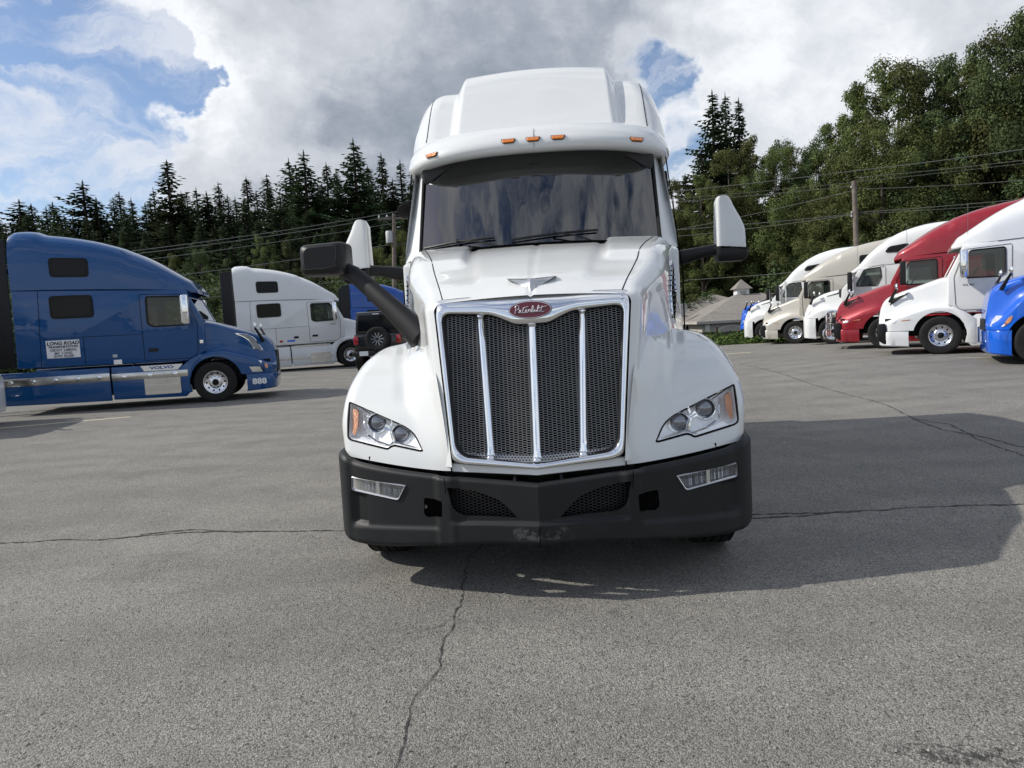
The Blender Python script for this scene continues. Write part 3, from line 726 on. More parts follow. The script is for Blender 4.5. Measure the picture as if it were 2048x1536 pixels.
# dark strip standing in for the shadow gap inside the surround
MB().grid([[(x, gy(x, z) + .012, z), (x * .985, gy(x, z) + .016, 1.2 + (z - 1.2) * .985), (x * .985, gy(x, z) + .06, 1.2 + (z - 1.2) * .985)] for x, z in ri_], cu=True).build('grille_shadow_strip', 'trim', T)
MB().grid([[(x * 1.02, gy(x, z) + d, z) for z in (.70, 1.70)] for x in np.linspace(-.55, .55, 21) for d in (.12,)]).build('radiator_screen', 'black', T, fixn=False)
def honeycomb(test, surf, cx, cz, x0, x1, z0, z1, th=.006, wall=.15):
    """elongated hexagon lattice: thin walls with depth; one mesh"""
    mb = MB(); hexa = [(-.5, 0), (-.27, .5), (.27, .5), (.5, 0), (.27, -.5), (-.27, -.5)]
    r_ = 0; z = z0
    px_, pz_ = cx * .78, cz
    i = 0; x = x0
    while x <= x1:
        z = z0 + (cz / 2 if i % 2 else 0)
        while z <= z1:
            if test(x, z):
                o_ = [(x + a * cx, z + b * cz) for a, b in hexa]; n_ = [(x + a * cx * (1 - wall), z + b * cz * (1 - wall * 2.0)) for a, b in hexa]
                vs = []
                for q in (o_, n_): vs += [(a, surf(a, b), b) for a, b in q]
                vs += [(a, surf(a, b) + th, b) for a, b in n_]
                fs_ = []
                for k in range(6): k2 = (k + 1) % 6; fs_ += [(k, k2, 6 + k2, 6 + k), (6 + k, 6 + k2, 12 + k2, 12 + k)]
                mb.add(vs, fs_)
            z += cz
        x += cx * .77; i += 1
    return mb
IPe = scale_poly(IP, -.012)
hc = honeycomb(lambda x, z: inpoly(x, z, IPe), lambda x, z: gy(x, z) + .030 + .0 * x, .0320, .0132, -.56, .56, .76, 1.65, th=.007, wall=.095)
M['mesh'] = mat('grille_mesh_metal', (.25, .25, .25), .38, .5, vary=.2, vscale=4)
M['mesh_dark'] = mat('intake_mesh', (.025, .025, .026), .45)
tag(hc.build('grille_mesh', 'mesh', T, smooth=False, fixn=False), kind='stuff')
# perforated sill along the bottom of the grille
sill = []
for x in np.linspace(-.44, .44, 31):
    zb = .772 + .05 * max(0, (abs(x) - .40) / .05) ** 1.5 * .6 + .045 * abs(x) * .9
    sill.append([(x, gy(x, .8) - .012, zb + .006), (x, gy(x, .8) + .040, zb + .042)])
MB().grid(sill).build('grille_sill', 'satin', T)
hm = MB()
for x in np.arange(-.42, .42, .018):
    for k in range(3):
        zb = .772 + .045 * abs(x) * .9; f = .2 + .3 * k; xx = x + (.009 if k % 2 else 0)
        y = gy(xx, .8) - .012 + .052 * f - .002; z = zb + .006 + .036 * f + .002
        hm.add([(xx - .006, y, z), (xx, y - .0015, z - .004), (xx + .006, y, z), (xx, y + .0035, z + .005)], [(0, 1, 2, 3)])
tag(hm.build('sill_holes', 'black', T, smooth=False), kind='stuff')
# three vertical chrome bars
for (xt, zt, xb, zb) in ((-.300, 1.612, -.262, .800), (0, 1.552, 0, .782), (.290, 1.612, .258, .800)):
    mb = MB(); rows = []
    sec = [(-.024, .020), (-.024, .0), (-.015, -.014), (-.004, -.022), (.004, -.022), (.015, -.014), (.024, 0), (.024, .020)]
    for i, f in enumerate(np.r_[0, .012, .03, np.linspace(.06, .94, 14), .965, .98, 1.0]):
        x = xt + (xb - xt) * f; z = zt + (zb - zt) * f; k = 1.0; d = 0
        if f < .02: k = 1.25; d = .012
        if f > .95: k = 1 + (f - .95) * 6; d = -.004
        if f == 1.0: k = .75; d = .012
        y = yface(z) - .055 * max(0, 1 - abs(x) / .55) + .012
        rows.append([(x + a * k, y + b + d, z) for a, b in sec])
    mb.grid(rows); mb.add(rows[0], [tuple(range(8))]); mb.add(rows[-1], [tuple(range(8))[::-1]])
    b = mb.build('grille_bar', 'chrome', T, angle=25)
    MB().lathe([(.0001, -.006), (.02, -.004), (.026, .004), (.022, .014), (.012, .02)], 14, 'z', (xb, yface(zb) - .055 * (1 - abs(xb) / .55) + .002, zb + .004)).build('bar_foot', 'chrome', b)
# ---------------- oval badge with script
bc = Vector((-.003, gy(0, 1.63) - .034, 1.628)); tilt = math.atan2(.215, .97)
def badge_pt(a, b, d): return (bc.x + a, bc.y + b * math.sin(tilt) - d + .0 * abs(a), bc.z + b * math.cos(tilt))
def oval(rx, rz, d, mb, n=48, d2=None):
    ring = [(rx * math.cos(t), rz * math.sin(t)) for t in np.linspace(0, 2 * math.pi, n, endpoint=False)]
    top = [badge_pt(a, b, d) for a, b in ring]; bot = [badge_pt(a * 1.01, b * 1.01, d2 if d2 is not None else -.02) for a, b in ring]
    mb.add(top + bot, [tuple(range(n))[::-1]] + [(i, (i + 1) % n, n + (i + 1) % n, n + i) for i in range(n)]); return mb
bd = oval(.124, .0525, .002, MB()).build('badge', 'ink', T)
oval(.1205, .049, .0035, MB(), d2=.0).build('badge_rim', 'script', bd); oval(.1175, .046, .0048, MB(), d2=.0).build('badge_face', 'badge_red', bd)
# hand-traced script strokes, x 0..1 across the word, y up
def cubic(pts, n=6):
    P_ = np.array(pts, float); o = []
    for i in range(len(P_) - 1):
        p0 = P_[max(i - 1, 0)]; p1, p2 = P_[i], P_[i + 1]; p3 = P_[min(i + 2, len(P_) - 1)]
        for t in np.linspace(0, 1, n, endpoint=False):
            o.append(.5 * ((2 * p1) + (-p0 + p2) * t + (2 * p0 - 5 * p1 + 4 * p2 - p3) * t * t + (-p0 + 3 * p1 - 3 * p2 + p3) * t ** 3))
    o.append(P_[-1]); return o
# coordinates copied from the enlarged badge (px, py)
STK = [[(690, 775), (665, 915)], [(665, 800), (690, 765), (725, 760), (740, 790), (725, 830), (685, 850)],
       [(725, 895), (755, 880), (775, 850), (755, 845), (740, 875), (760, 900), (790, 885)],
       [(830, 790), (800, 870), (815, 900), (840, 880)], [(800, 812), (905, 775)],
       [(840, 885), (870, 870), (880, 840), (860, 842), (850, 875), (870, 895), (900, 875)],
       [(900, 875), (915, 830), (920, 845), (945, 835), (930, 875), (945, 885), (965, 860)],
       [(965, 860), (1000, 785), (985, 765), (970, 800), (960, 870), (985, 880), (1005, 850), (1020, 835)],
       [(1025, 840), (1018, 870), (1035, 875), (1055, 850)], [(1040, 800), (1043, 805)],
       [(1055, 850), (1095, 780), (1085, 755), (1068, 800), (1060, 860), (1080, 872), (1105, 850)],
       [(1150, 765), (1120, 850), (1135, 875), (1180, 862)], [(1085, 805), (1225, 765)]]
sb = MB()
for st in STK:
    pp = cubic(st); pts = [badge_pt((x - 935) / 384 * .122 * 1.02, -(y - 835 + (x - 935) * .055) / 160 * .050 * .98, .0062) for x, y in pp]
    sb.tube(pts, .0030, 6, sy=.5)
sb.build('badge_lettering', 'script', bd)
# ---------------- hood ornament: a swept-wing bird
def hood_z(x, y):
    h, n = drop_on(HB, x, y); return h.z if h else 1.72
ob = MB(); rows = []
oy = .40
for u in np.linspace(-1, 1, 33):
    a = abs(u); x = u * .150; zt = 1.818 + .012 * a ** 1.5; hgt = .070 * (1 - a) ** 1.8 + .016 * (1 - a ** 3) + .004
    yt = oy + .045 + .10 * a; yb = oy - .015 + .115 * a
    rows.append([(x, yb, zt - hgt), (x, (yb + yt) / 2 - .012 * (1 - a), zt - hgt * .35), (x, yt, zt), (x, yt + .016, zt - .006), (x, yb + .030, zt - hgt - .002)])
ob.grid(rows, cv=True); ob.add(rows[0], [(0, 1, 2, 3, 4)]); ob.add(rows[-1], [(4, 3, 2, 1, 0)])
bodyrows = []
for f in np.linspace(0, 1, 9):
    z = 1.702 + .072 * f; w_ = .012 + .020 * f ** 2; y = oy - .075 + .062 * f
    bodyrows.append([(w_ * math.sin(t), y + (.05 - .0 * f) * (.5 - .5 * math.cos(t)) * 1.4, z) for t in np.linspace(0, 2 * math.pi, 13)[:-1]])
ob.grid(bodyrows, cv=True)
ob.build('hood_ornament', 'satin', T, angle=60)
# ---------------- hood side vents
for s in LX:
    f = MB(); V = [(.92, 1.12), (1.50, 1.62), (1.56, 1.92), (1.50, 1.98)]
    # outline on the hood flank in (y, z)
    Q = [(1.13, 1.50), (1.18, 1.70), (1.50, 1.98), (1.62, 2.00), (1.60, 1.78), (1.22, 1.46)]
    def flank(y, z):
        h = HB.ray_cast(Vector((s * 3, y, z)), Vector((-s, 0, 0))); return (h[0].x if h[0] else s * 1.0)
    V = [(1.10, 1.56), (1.16, 1.72), (1.50, 1.95), (1.56, 1.90), (1.52, 1.72), (1.14, 1.50)]
    vs = [(flank(y, z) + s * .004, y, z) for y, z in V]
    pnl = MB().add(vs, [tuple(range(6))]).build('side_vent', 'black', T, smooth=False)
    for k in range(11):
        u = (k + .5) / 11; za = 1.52 + .40 * u; y0 = 1.10 + max(0, (za - 1.72)) * 1.45 if za > 1.72 else 1.10 + (za - 1.56) * .3; y1 = 1.16 + (za - 1.50) * 1.0 if za < 1.72 else 1.53
        y1 = min(1.54, 1.14 + (za - 1.50) * 1.75)
        MB().tube([(flank(y0, za) + s * .010, y0, za), (flank(y1, za) + s * .010, y1, za + .02)], .006, 5).build('louvre', 'trim', pnl)
    rim = [(flank(y, z) + s * .006, y, z) for y, z in V]
    MB().tube(rim + [rim[0]], .009, 6).build('vent_rim', 'chrome', pnl)
# ---------------- bumper
PX = [0, .13, .50, .60, .80, 1.0, 1.12, 1.20, 1.238, 1.245, 1.245]; PY = [0, .026, .085, .115, .175, .245, .300, .370, .47, .62, .95]
tt = np.r_[0, np.cumsum(np.hypot(np.diff(PX), np.diff(PY)))]; fx, fyy = spl(tt, PX), spl(tt, PY)
ztop = spl([0, .5, .56, 1.1, 1.24, 1.3], [.668, .708, .712, .775, .826, .83])
def bump_rows(inset):
    rows = []
    for u in np.linspace(0, tt[-1], 150):
        x, y = float(fx(u)), float(fyy(u)); e = 1e-3; dx = float(fx(u + e) - fx(max(0, u - e))); dy = float(fyy(u + e) - fyy(max(0, u - e))); L = math.hypot(dx, dy) or 1
        nx, ny = dy / L, -dx / L
        if u == 0: nx, ny = 0, -1
        zt_ = float(ztop(x)) + .02 * float(sstep(y, .45, .8)); zb_ = .330 - .055 * float(sstep(x, .2, 1.05)) + .17 * float(sstep(y, .25, .95)) * float(sstep(x, 1.0, 1.2))
        row = []
        for v in np.linspace(0, 1, 56):
            z = zb_ + (zt_ - zb_) * v; d = -inset
            # rounded lower and upper lips
            d -= .022 * max(0, 1 - v / .06) ** 2 + .018 * max(0, (v - .95) / .05) ** 2
            # lower face proud of the upper one, with a soft ledge
            ledge = .455 - .02 * x if x < .42 else .455 - .012 + .0 * x
            led = .447 + .012 * float(sstep(x, 0, .3)) * 0
            st = 1 - float(sstep(z, .438, .462)); mid = float(1 - sstep(x, .44, .52)); d += .022 * st * mid
            # shoulder running up beside the intake
            up = float(sstep(x, .445, .50) * (1 - sstep(x, .56, .60))); d += .022 * up * float(1 - sstep(z, .74, .78)) 
            # outer pocket
            pk = float(sstep(x, .565, .60)) * float(1 - sstep(x, 1.13, 1.16)) * float(sstep(z, .40 - .04 * (x - .6), .425 - .04 * (x - .6)))
            lo = float(1 - sstep(z, .395 - .04 * (x - .6), .425 - .04 * (x - .6)))
            d += .020 * max(.6 * lo * float(sstep(x, .55, .6)), float(sstep(x, 1.13, 1.17)))
            pl = float(sstep(x, 1.035, 1.05) * (1 - sstep(x, 1.13, 1.15))) * float(sstep(z, .40, .42)) * (1 - float(sstep(z, .57, .6)))
            d -= .022 * pl
            row.append((x + nx * d, y + ny * d, z))
        rows.append(row)
    return np.array(rows)
bs = closed_shell(bump_rows(0.0), bump_rows(.02))
bump = bs.build('b', 'trim', T, angle=40)
BP = {'in': rpoly([(.515, .655), (.36, .632), (.22, .585), (.115, .475), (.30, .484), (.44, .488), (.49, .53)], [.006, .03, .05, .006, .01, .03, .03], 3),
      'tow': rpoly([(.550, .575), (.665, .585), (.672, .49), (.650, .468), (.555, .476)], .014, 3),
      'fog': rpoly([(.768, .655), (1.148, .690), (1.150, .600), (.825, .558)], [.008, .014, .02, .02], 3)}
cs = [MB().prism(p, -.5, .42).build('c', None, smooth=False) for p in BP.values()]
boolop(bump, cs)
# both halves as one part
bmL = mirror_obj(bump, 'b2', T); bm = bmesh.new(); bm.from_mesh(bump.data); bm.from_mesh(bmL.data)
bpy.data.objects.remove(bmL); bpy.data.objects.remove(bump)
M['bumper'] = None
m_, t_, p_ = newmat('black_bumper_plastic'); tcn = t_.node('ShaderNodeTexCoord').outputs['Object']
sx = t_.node('ShaderNodeSeparateXYZ', in_0=tcn)
scuff = t_.math('MULTIPLY', t_.mapr(t_.noise(tcn, 16, 6, .7), .50, .56), t_.math('MULTIPLY', t_.mapr(t_.math('ABSOLUTE', t_.math('ADD', sx.outputs[0], .0)), .20, .12), t_.math('MULTIPLY', t_.mapr(sx.outputs[2], .35, .37), t_.mapr(sx.outputs[2], .44, .41))))
speck = t_.mapr(t_.noise(tcn, 110, 2, .6), .73, .76)
c = t_.mix(t_.mapr(t_.noise(tcn, 3, 6, .65), .35, .7, 0, .5), (.011, .012, .013, 1), (.021, .021, .022, 1))
c = t_.mix(t_.math('MULTIPLY', scuff, .35), c, (.16, .16, .155, 1)); c = t_.mix(t_.math('MULTIPLY', speck, .4), c, (.2, .2, .19, 1))
p_.inputs['Specular IOR Level'].default_value = .3; t_.put(p_.inputs['Base Color'], c); p_.inputs['Roughness'].default_value = .52
b_ = t_.node('ShaderNodeBump', in_Height=t_.noise(tcn, 450, 2, .5)); b_.inputs['Strength'].default_value = .15; b_.inputs['Distance'].default_value = .002; t_.put(p_.inputs['Normal'], b_.outputs[0])
M['bumper'] = m_
bumper = from_bm('bumper', bm, 'bumper', T)
# centre joint and outer panel joints
MB().tube([(0, -.0325, .335), (0, -.033, .44)], .0028, 5).build('bumper_joint', 'black', bumper)
def by(x, z):
    u = float(np.interp(abs(x), PX[:9], PY[:9])); return u
for s in LX:
    MB().tube([(s * .527, by(.527, 0) - .0335, .712), (s * .522, by(.52, 0) - .034, .62)], .0026, 5).build('bumper_joint', 'black', bumper)
    ic = honeycomb(lambda x, z: inpoly(abs(x), z, scale_poly(BP['in'], -.01)), lambda x, z: by(x, z) + .055, .030, .0165, (-.53 if s < 0 else .1), (-.1 if s < 0 else .53), .47, .66, th=.01, wall=.13)
    tag(ic.build('intake_mesh', 'mesh_dark', bumper, smooth=False, fixn=False), kind='stuff')
    MB().box((min(s * .08, s * .72), .16, .44), (max(s * .08, s * .72), .18, .68)).build('intake_backing', 'black', bumper)
    # tow pocket
    MB().tube([(s * .665, .16, .525), (s * .665, .20, .525)], .012, 8).build('tow_pin', 'satin', bumper)
    # fog lamp: chrome bezel, ribbed reflector, clear lens
    FP = BP['fog']; F1 = scale_poly(FP, .012); n = len(FP)
    fl = MB()
    A = [(s * x, by(x, z) - .004, z) for x, z in scale_poly(FP, .001)]; B = [(s * x, by(x, z) - .012, z) for x, z in scale_poly(FP, .007)]; C = [(s * x, by(x, z) + .004, z) for x, z in F1]; D = [(s * x, by(x, z) + .05, z) for x, z in F1]
    fl.grid([A, B, C, D], cv=True); fo = fl.build('fog_lamp', 'satin', T)
    rf = MB(); xs_ = np.linspace(.78, 1.14, 91); P_ = []
    rs_ = random.Random(3)
    for i, x in enumerate(xs_):
        lo = np.interp(x, [.768, .825, 1.15], [.655, .565, .602]); hi = np.interp(x, [.768, 1.148], [.652, .686]); a = .008 if (i % 3) else -.006
        a += rs_.uniform(-.004, .004)
        P_.append([(s * x, by(x, 0) + .045 + a, lo), (s * x, by(x, 0) + .055 + a, (lo + hi) / 2), (s * x, by(x, 0) + .035 + a, hi)])
    rf.grid(P_).build('fog_reflector', 'satin', fo, angle=10)
    MB().box((min(s * .955, s * .975), by(.96, 0) + .02, .588), (max(s * .955, s * .975), by(.96, 0) + .04, .672)).build('fog_divider', 'chrome', fo)
    MB().add([(s * x, by(x, z) + .003, z) for x, z in F1], [tuple(range(n))]).build('fog_lens', 'lens', fo, smooth=False)
# ---------------- cab: shell with windshield opening
ZC = [1.10, 1.6, 2.16, 2.5, 2.86, 2.98]
def cab_hw(z): return float(np.interp(z, [1.1, 2.0, 2.3, 2.95, 3.1], [1.10, 1.12, 1.10, 1.055, 1.06]))
def ws_y(x, z):      # windshield surface
    return 1.74 + .46 * (z - 2.19) / .75 + .26 * (abs(x) / 1.0) ** 2.2
gw = []
for z in np.linspace(2.13, 2.985, 26):
    row = []
    for x in np.linspace(-1, 1, 41):
        hw = .975 + .02 * (z - 2.2); xx = x * hw; row.append((xx, ws_y(xx, z), z))
    gw.append(row)
gw = np.array(gw)
MB().grid(gw, flip=True).build('windshield', 'windshield', T, fixn=False)
# black border printed round the glass: frame strips just inside
bb = MB()
edge = lambda x, z, d=.006: (x, ws_y(x, z) + d, z)
for s in LX:
    bb.grid([[edge(s * (.975 + .02 * (z - 2.2) - w_), z) for w_ in (.045, .0)] for z in np.linspace(2.13, 2.985, 24)])
hdr = []
for x in np.linspace(-.98, .98, 41):
    lowz = 2.86 - .05 * math.cos(x * 1.5) - .0; hdr.append([edge(x, z) for z in (lowz + .02 * 0, 2.93, 2.985)])
bb.grid(hdr); bb.build('glass_border', 'frit', T, fixn=False)
for s in LX:
    pill = MB()       # A-pillars: white with a black outer seal
    rows = []
    for z in np.linspace(2.10, 2.99, 20):
        xi_ = .965 + .02 * (z - 2.2); xo_ = cab_hw(z) - .0
        y0 = ws_y(xi_, z) - .004; rows.append([(s * xi_, y0 + .02, z), (s * xi_, y0, z), (s * (xi_ + .035), y0 + .018, z), (s * xo_, y0 + .13, z), (s * xo_, y0 + .30, z)])
    pill.grid(rows).build('windshield_pillar', 'white', T)
for s in LX:
    MB().tube([(s * (.968 + .02 * (z - 2.2)), ws_y(.96, z) - .002, z) for z in np.linspace(2.14, 2.95, 14)], .012, 6).build('windshield_seal', 'rubber', T)
# door and cab side with window opening
for s in LX:
    sd_ = MB()
    P_ = []
    for y in np.linspace(2.05, 3.35, 14):
        P_.append([(s * cab_hw(z), y if z < 2.2 else y + (.38 * (z - 2.2) / .75) * max(0, 1 - (y - 2.05) / .5), z) for z in np.linspace(1.05, 3.05, 18)])
    sdo = sd_.grid(P_).build('cab_side', 'white', T)
    dg_ = rpoly([(2.38, 2.16), (2.60, 2.82), (3.08, 2.82), (3.10, 2.12), (2.45, 2.10)], .05, 4)
    MB().prism([(y, z) for y, z in dg_], s * 1.085, s * 1.128, 'yz').build('door_window_frame', 'rubber', T)
    MB().prism([(y, z) for y, z in scale_poly(dg_, .03)], s * 1.10, s * 1.134, 'yz').build('door_window', 'darkglass', T)
    MB().tube([(s * 1.155, 2.10, z) for z in (1.2, 1.9)] + [(s * 1.10, 2.45, 2.9)], .006, 5).build('door_seam', 'black', T)
    # white sleeper body and its side extender
    MB().prism([(3.33, 1.05), (3.33, 3.20), (5.55, 3.70), (5.60, 1.05)], s * 1.05, s * 1.205, 'yz').build('sleeper_side', 'white', T, bevel=.03)
    MB().prism([(5.60, 1.05), (5.58, 3.70), (6.02, 3.60), (6.02, 1.10)], s * 1.14, s * 1.20, 'yz').build('side_extender', 'trim', T, bevel=.02)
    MB().prism([(2.0, .35), (2.15, 1.04), (6.2, 1.04), (6.2, .35)], s * 1.12, s * 1.19, 'yz').build('side_skirt', 'white', T, bevel=.03)
    MB().box((min(s * .85, s * 1.11), 2.4, .35), (max(s * .85, s * 1.11), 4.6, .98)).build('fuel_tank', 'polished', T, bevel=.06)
MB().box((-1.1, 5.55, 1.05), (1.1, 5.60, 3.65)).build('sleeper_back', 'white', T)
MB().box((-1.1, 2.0, 1.0), (1.1, 5.56, 1.05)).build('cab_floor', 'chassis', T)
MB().box((-1.03, 1.84, .7), (1.03, 2.04, 2.08)).build('firewall_light_block', 'trim', T)  # unseen wall added to stop sun leaking between hood and cab
for s in LX: MB().prism([(1.80, 1.0), (1.80, 2.06), (2.10, 2.14), (2.10, 1.0)], s * .98, s * 1.085, 'yz').build('cowl_side_filler', 'white', T, bevel=.02)  # filler added to close the sunlit gap behind the hood sides
# cowl
cw = []
for x in np.linspace(-1.03, 1.03, 31):
    y = 1.70 + .20 * (abs(x)) ** 2; cw.append([(x, y - .14, 2.150 - .06 * abs(x) ** 3), (x, y + .02, 2.140 - .05 * abs(x) ** 3), (x, y + .30, 2.10)])
MB().grid(cw).build('cowl', 'trim', T)
# ---------------- interior
it = MB(); 
MB().prism([(2.12, 2.10), (2.40, 2.20), (2.62, 2.16), (2.66, 1.7), (2.1, 1.7)], -1.0, 1.0, 'yz').build('dashboard', 'interior', T, bevel=.03)
MB().box((-1.04, 3.9, 1.05), (1.04, 3.94, 3.1)).build('cab_curtain', 'grey', T)
MB().box((-1.03, 2.6, 2.84), (1.03, 3.9, 3.02)).build('headliner', 'interior', T)
MB().prism([(2.30, 2.96), (2.34, 2.78), (2.62, 2.74), (2.75, 2.96)], -.98, .98, 'yz').build('overhead_console', 'interior', T, bevel=.02)
for s in LX:
    st = MB().box((s * .55 - .27, 2.95, 1.55), (s * .55 + .27, 3.45, 1.72)).build('seat', 'grey', T, bevel=.05)
    MB().box((s * .55 - .26, 3.38, 1.70), (s * .55 + .26, 3.52, 2.42)).build('seat_back', 'grey', st, bevel=.06)
    MB().box((s * .55 - .15, 3.40, 2.44), (s * .55 + .15, 3.50, 2.66)).build('headrest', 'grey', st, bevel=.04)
    MB().prism(rpoly([(2.30, 2.50), (2.66, 2.50), (2.66, 2.80), (2.40, 2.80)], .03, 3), s * 1.0, s * 1.03, 'yz').build('door_trim', 'grey', T)
ring = [(.52 + .22 * math.cos(t), 2.78 - .10 * math.sin(t), 2.13 + .19 * math.sin(t)) for t in np.linspace(0, 2 * math.pi, 25)]
MB().tube(ring, .016, 8, cap=False).build('steering_wheel', 'trim', T)
MB().box((-.06, ws_y(0, 2.8) + .03, 2.78), (.05, ws_y(0, 2.8) + .10, 2.86)).build('dash_camera', 'trim', T, bevel=.01)
MB().box((-.14, ws_y(.1, 2.22) + .006, 2.205), (-.06, ws_y(.1, 2.22) + .012, 2.222)).build('windshield_sticker', 'sign', T)
# ---------------- wipers
def wiper(x0, z0, x1, z1, xp, name='wiper'):
    def on(x, z, d): return (x, ws_y(x, z) - d, z)
    pts = [on(x0 + (x1 - x0) * f, z0 + (z1 - z0) * f + .006 * math.sin(f * 3.14), .022) for f in np.linspace(0, 1, 13)]
    wp = MB().tube(pts, .0065, 6, sy=1.6).build(name, 'trim', T)
    xm, zm = (x0 + x1) / 2, (z0 + z1) / 2
    MB().tube([on(xp, 2.145, .03), on((xp + xm) / 2, (zm + 2.15) / 2 + .02, .05), on(xm, zm + .012, .045)], [.010, .008, .006], 6).build('wiper_arm', 'trim', wp)
    MB().tube([pts[6], on(xm, zm + .02, .05)], .012, 6).build('wiper_joint', 'trim', wp)
wiper(-.93, 2.20, -.335, 2.232, -.26); wiper(-.20, 2.20, .47, 2.242, .44)
# ---------------- sun-visor brow and roof fairing
def brow_ring(hw, y0, ysd, n=45, p=2.3):
    pts = []
    for u in np.linspace(-1, 1, n):
        a = abs(u); th_ = a * math.pi / 2
        x = math.copysign(hw * math.sin(th_) ** (.86), u); y = y0 + (ysd - y0) * (1 - math.cos(th_)) ** 1.0 * (.55 + .45 * a)
        pts.append((x, y))
    return pts
LV = [(2.965, 1.02, 2.26, 2.75), (2.935, 1.08, 2.11, 2.70), (2.940, 1.115, 2.045, 2.66), (2.962, 1.140, 2.02, 2.66), (3.00, 1.156, 2.015, 2.68), (3.04, 1.160, 2.04, 2.72), (3.09, 1.156, 2.08, 2.76), (3.13, 1.150, 2.14, 2.80), (3.17, 1.140, 2.20, 2.84), (3.20, 1.128, 2.27, 2.88), (3.23, 1.112, 2.36, 2.92), (3.25, 1.085, 2.48, 2.98), (3.262, 1.04, 2.64, 3.05), (3.268, .95, 2.80, 3.10), (3.270, .6, 3.0, 3.2), (3.270, .1, 3.2, 3.3)]
rows = []
for z, hw, y0, ys_ in LV:
    r_ = brow_ring(hw, y0, ys_); 
    row = [(-hw - .0, 3.36, z + .0)] + [(x, y, z - .055 * (abs(x) / 1.15) ** 2.6) for x, y in r_] + [(hw, 3.36, z)]
    row[0] = (-hw, 3.36, z - .055); row[-1] = (hw, 3.36, z - .055)
    rows.append(row)
brow = MB().grid(np.array(rows)).build('sun_visor', 'white', T, angle=60)
# roof surface z(x, y)
def roofz(x, y):
    a = abs(x)
    zc_ = 3.06 + .94 * float(sstep(y, 2.12, 3.34)) ** .95 + .06 * float(sstep(y, 3.3, 5.2))
    zc_ -= .045 * (a / .66) ** 2 * float(sstep(y, 2.6, 3.4))
    zs_ = 3.02 + .80 * float(sstep(y, 2.16, 3.34)) ** .95 + .06 * float(sstep(y, 3.4, 5.2))
    k = float(sstep(a, .650, .76))
    # lower side shoulders, with a shallow scooped panel
    sc = .0 * float(sstep(a, .78, .84) * (1 - sstep(a, .92, .98))) * float(sstep(y, 2.6, 2.8) * (1 - sstep(y, 3.2, 3.5)))
    return zc_ * (1 - k) + (zs_ - sc) * k
rows = []
ys_ = np.r_[2.30, np.linspace(2.34, 3.7, 60), np.linspace(3.8, 5.6, 14)]
for y in ys_:
    hw = 1.155 + .045 * float(sstep(y, 2.3, 4.2)) ; base = 3.08
    # front corners of the plan are rounded
    hw -= .20 * max(0, 1 - (y - 2.30) / .62) ** 1.6; hw = min(hw, 1.155 + .045 * float(sstep(y, 2.9, 4.2)))
    r_ = min(.30, .16 + .16 * max(0, y - 2.3)); row = []
    xs_ = np.r_[np.linspace(0, .60, 16), np.linspace(.625, .70, 8), np.linspace(.72, hw - r_, 16)]
    for x in xs_: row.append((x, y, roofz(x, y)))
    ze = roofz(hw - r_, y)
    rz = min(.46, max(.03, ze - base))
    for a in np.linspace(0, 90, 11)[1:]: row.append((hw - r_ + r_ * math.sin(R(a)), y, ze - rz + rz * math.cos(R(a))))
    row.append((hw + .0, y, base - .1)); rows.append(row)
roof = MB().grid(np.array(rows), flip=False).mirror_x().build('roof_fairing', 'white', T, merge=True, angle=28)
bm = bmesh.new(); bm.from_mesh(roof.data); RB = BVHTree.FromBMesh(bm); bm.free()
for s in LX:
    pts = []
    for y in np.linspace(2.5, 4.4, 30):
        h, n = drop_on(RB, s * (.96 + .03 * (y - 2.5)), y)
        if h: pts.append(h + n * .0015)
    if len(pts) > 3: MB().tube(pts, .004, 5, sy=.5).build('roof_seam', 'black', T)
MB().tube([(0, 2.013, 2.95), (0, 2.009, 3.0), (0, 2.04, 3.05), (0, 2.12, 3.13)], .0022, 5).build('visor_seam', 'grey', T)
# amber marker lamps on the brow
bm = bmesh.new(); bm.from_mesh(brow.data); BB = BVHTree.FromBMesh(bm); bm.free()
for cx in (-.865, -.205, -.005, .195, .835):
    z0 = 3.020 - .03 * (abs(cx) > .5); g_ = []
    P0 = rpoly([(cx - .062, z0 + .022), (cx + .062, z0 + .022), (cx + .045, z0 - .020), (cx - .045, z0 - .020)], .010, 3)
    def onb(x, z, d):
        h = BB.ray_cast(Vector((x, 0, z)), Vector((0, 1, 0))); return (x, (h[0].y if h[0] else 2.1) - d, z)
    n = len(P0); lab = MB().add([onb(x, z, -.004) for x, z in P0] + [onb(x, z, .010) for x, z in P0], [(i, (i + 1) % n, n + (i + 1) % n, n + i) for i in range(n)] + [tuple(range(n, 2 * n))]).build('marker_lamp_base', 'trim', T)
    P1 = scale_poly(P0, .004); P2 = scale_poly(P0, .010)
    lab.name = 'marker_lamp'
    MB().add([onb(x, z, .009) for x, z in P1] + [onb(x, z, .022) for x, z in P2], [(i, (i + 1) % n, n + (i + 1) % n, n + i) for i in range(n)] + [tuple(range(n, 2 * n))]).build('lamp_lens', 'amber', lab)
    db = MB()
    for k in range(5): p = onb(cx - .036 + k * .018, z0 + .002, .0225); db.lathe([(.0045, .0), (.0001, -.002)], 8, 'y', p)
    db.build('lamp_diode', 'amber2', lab)
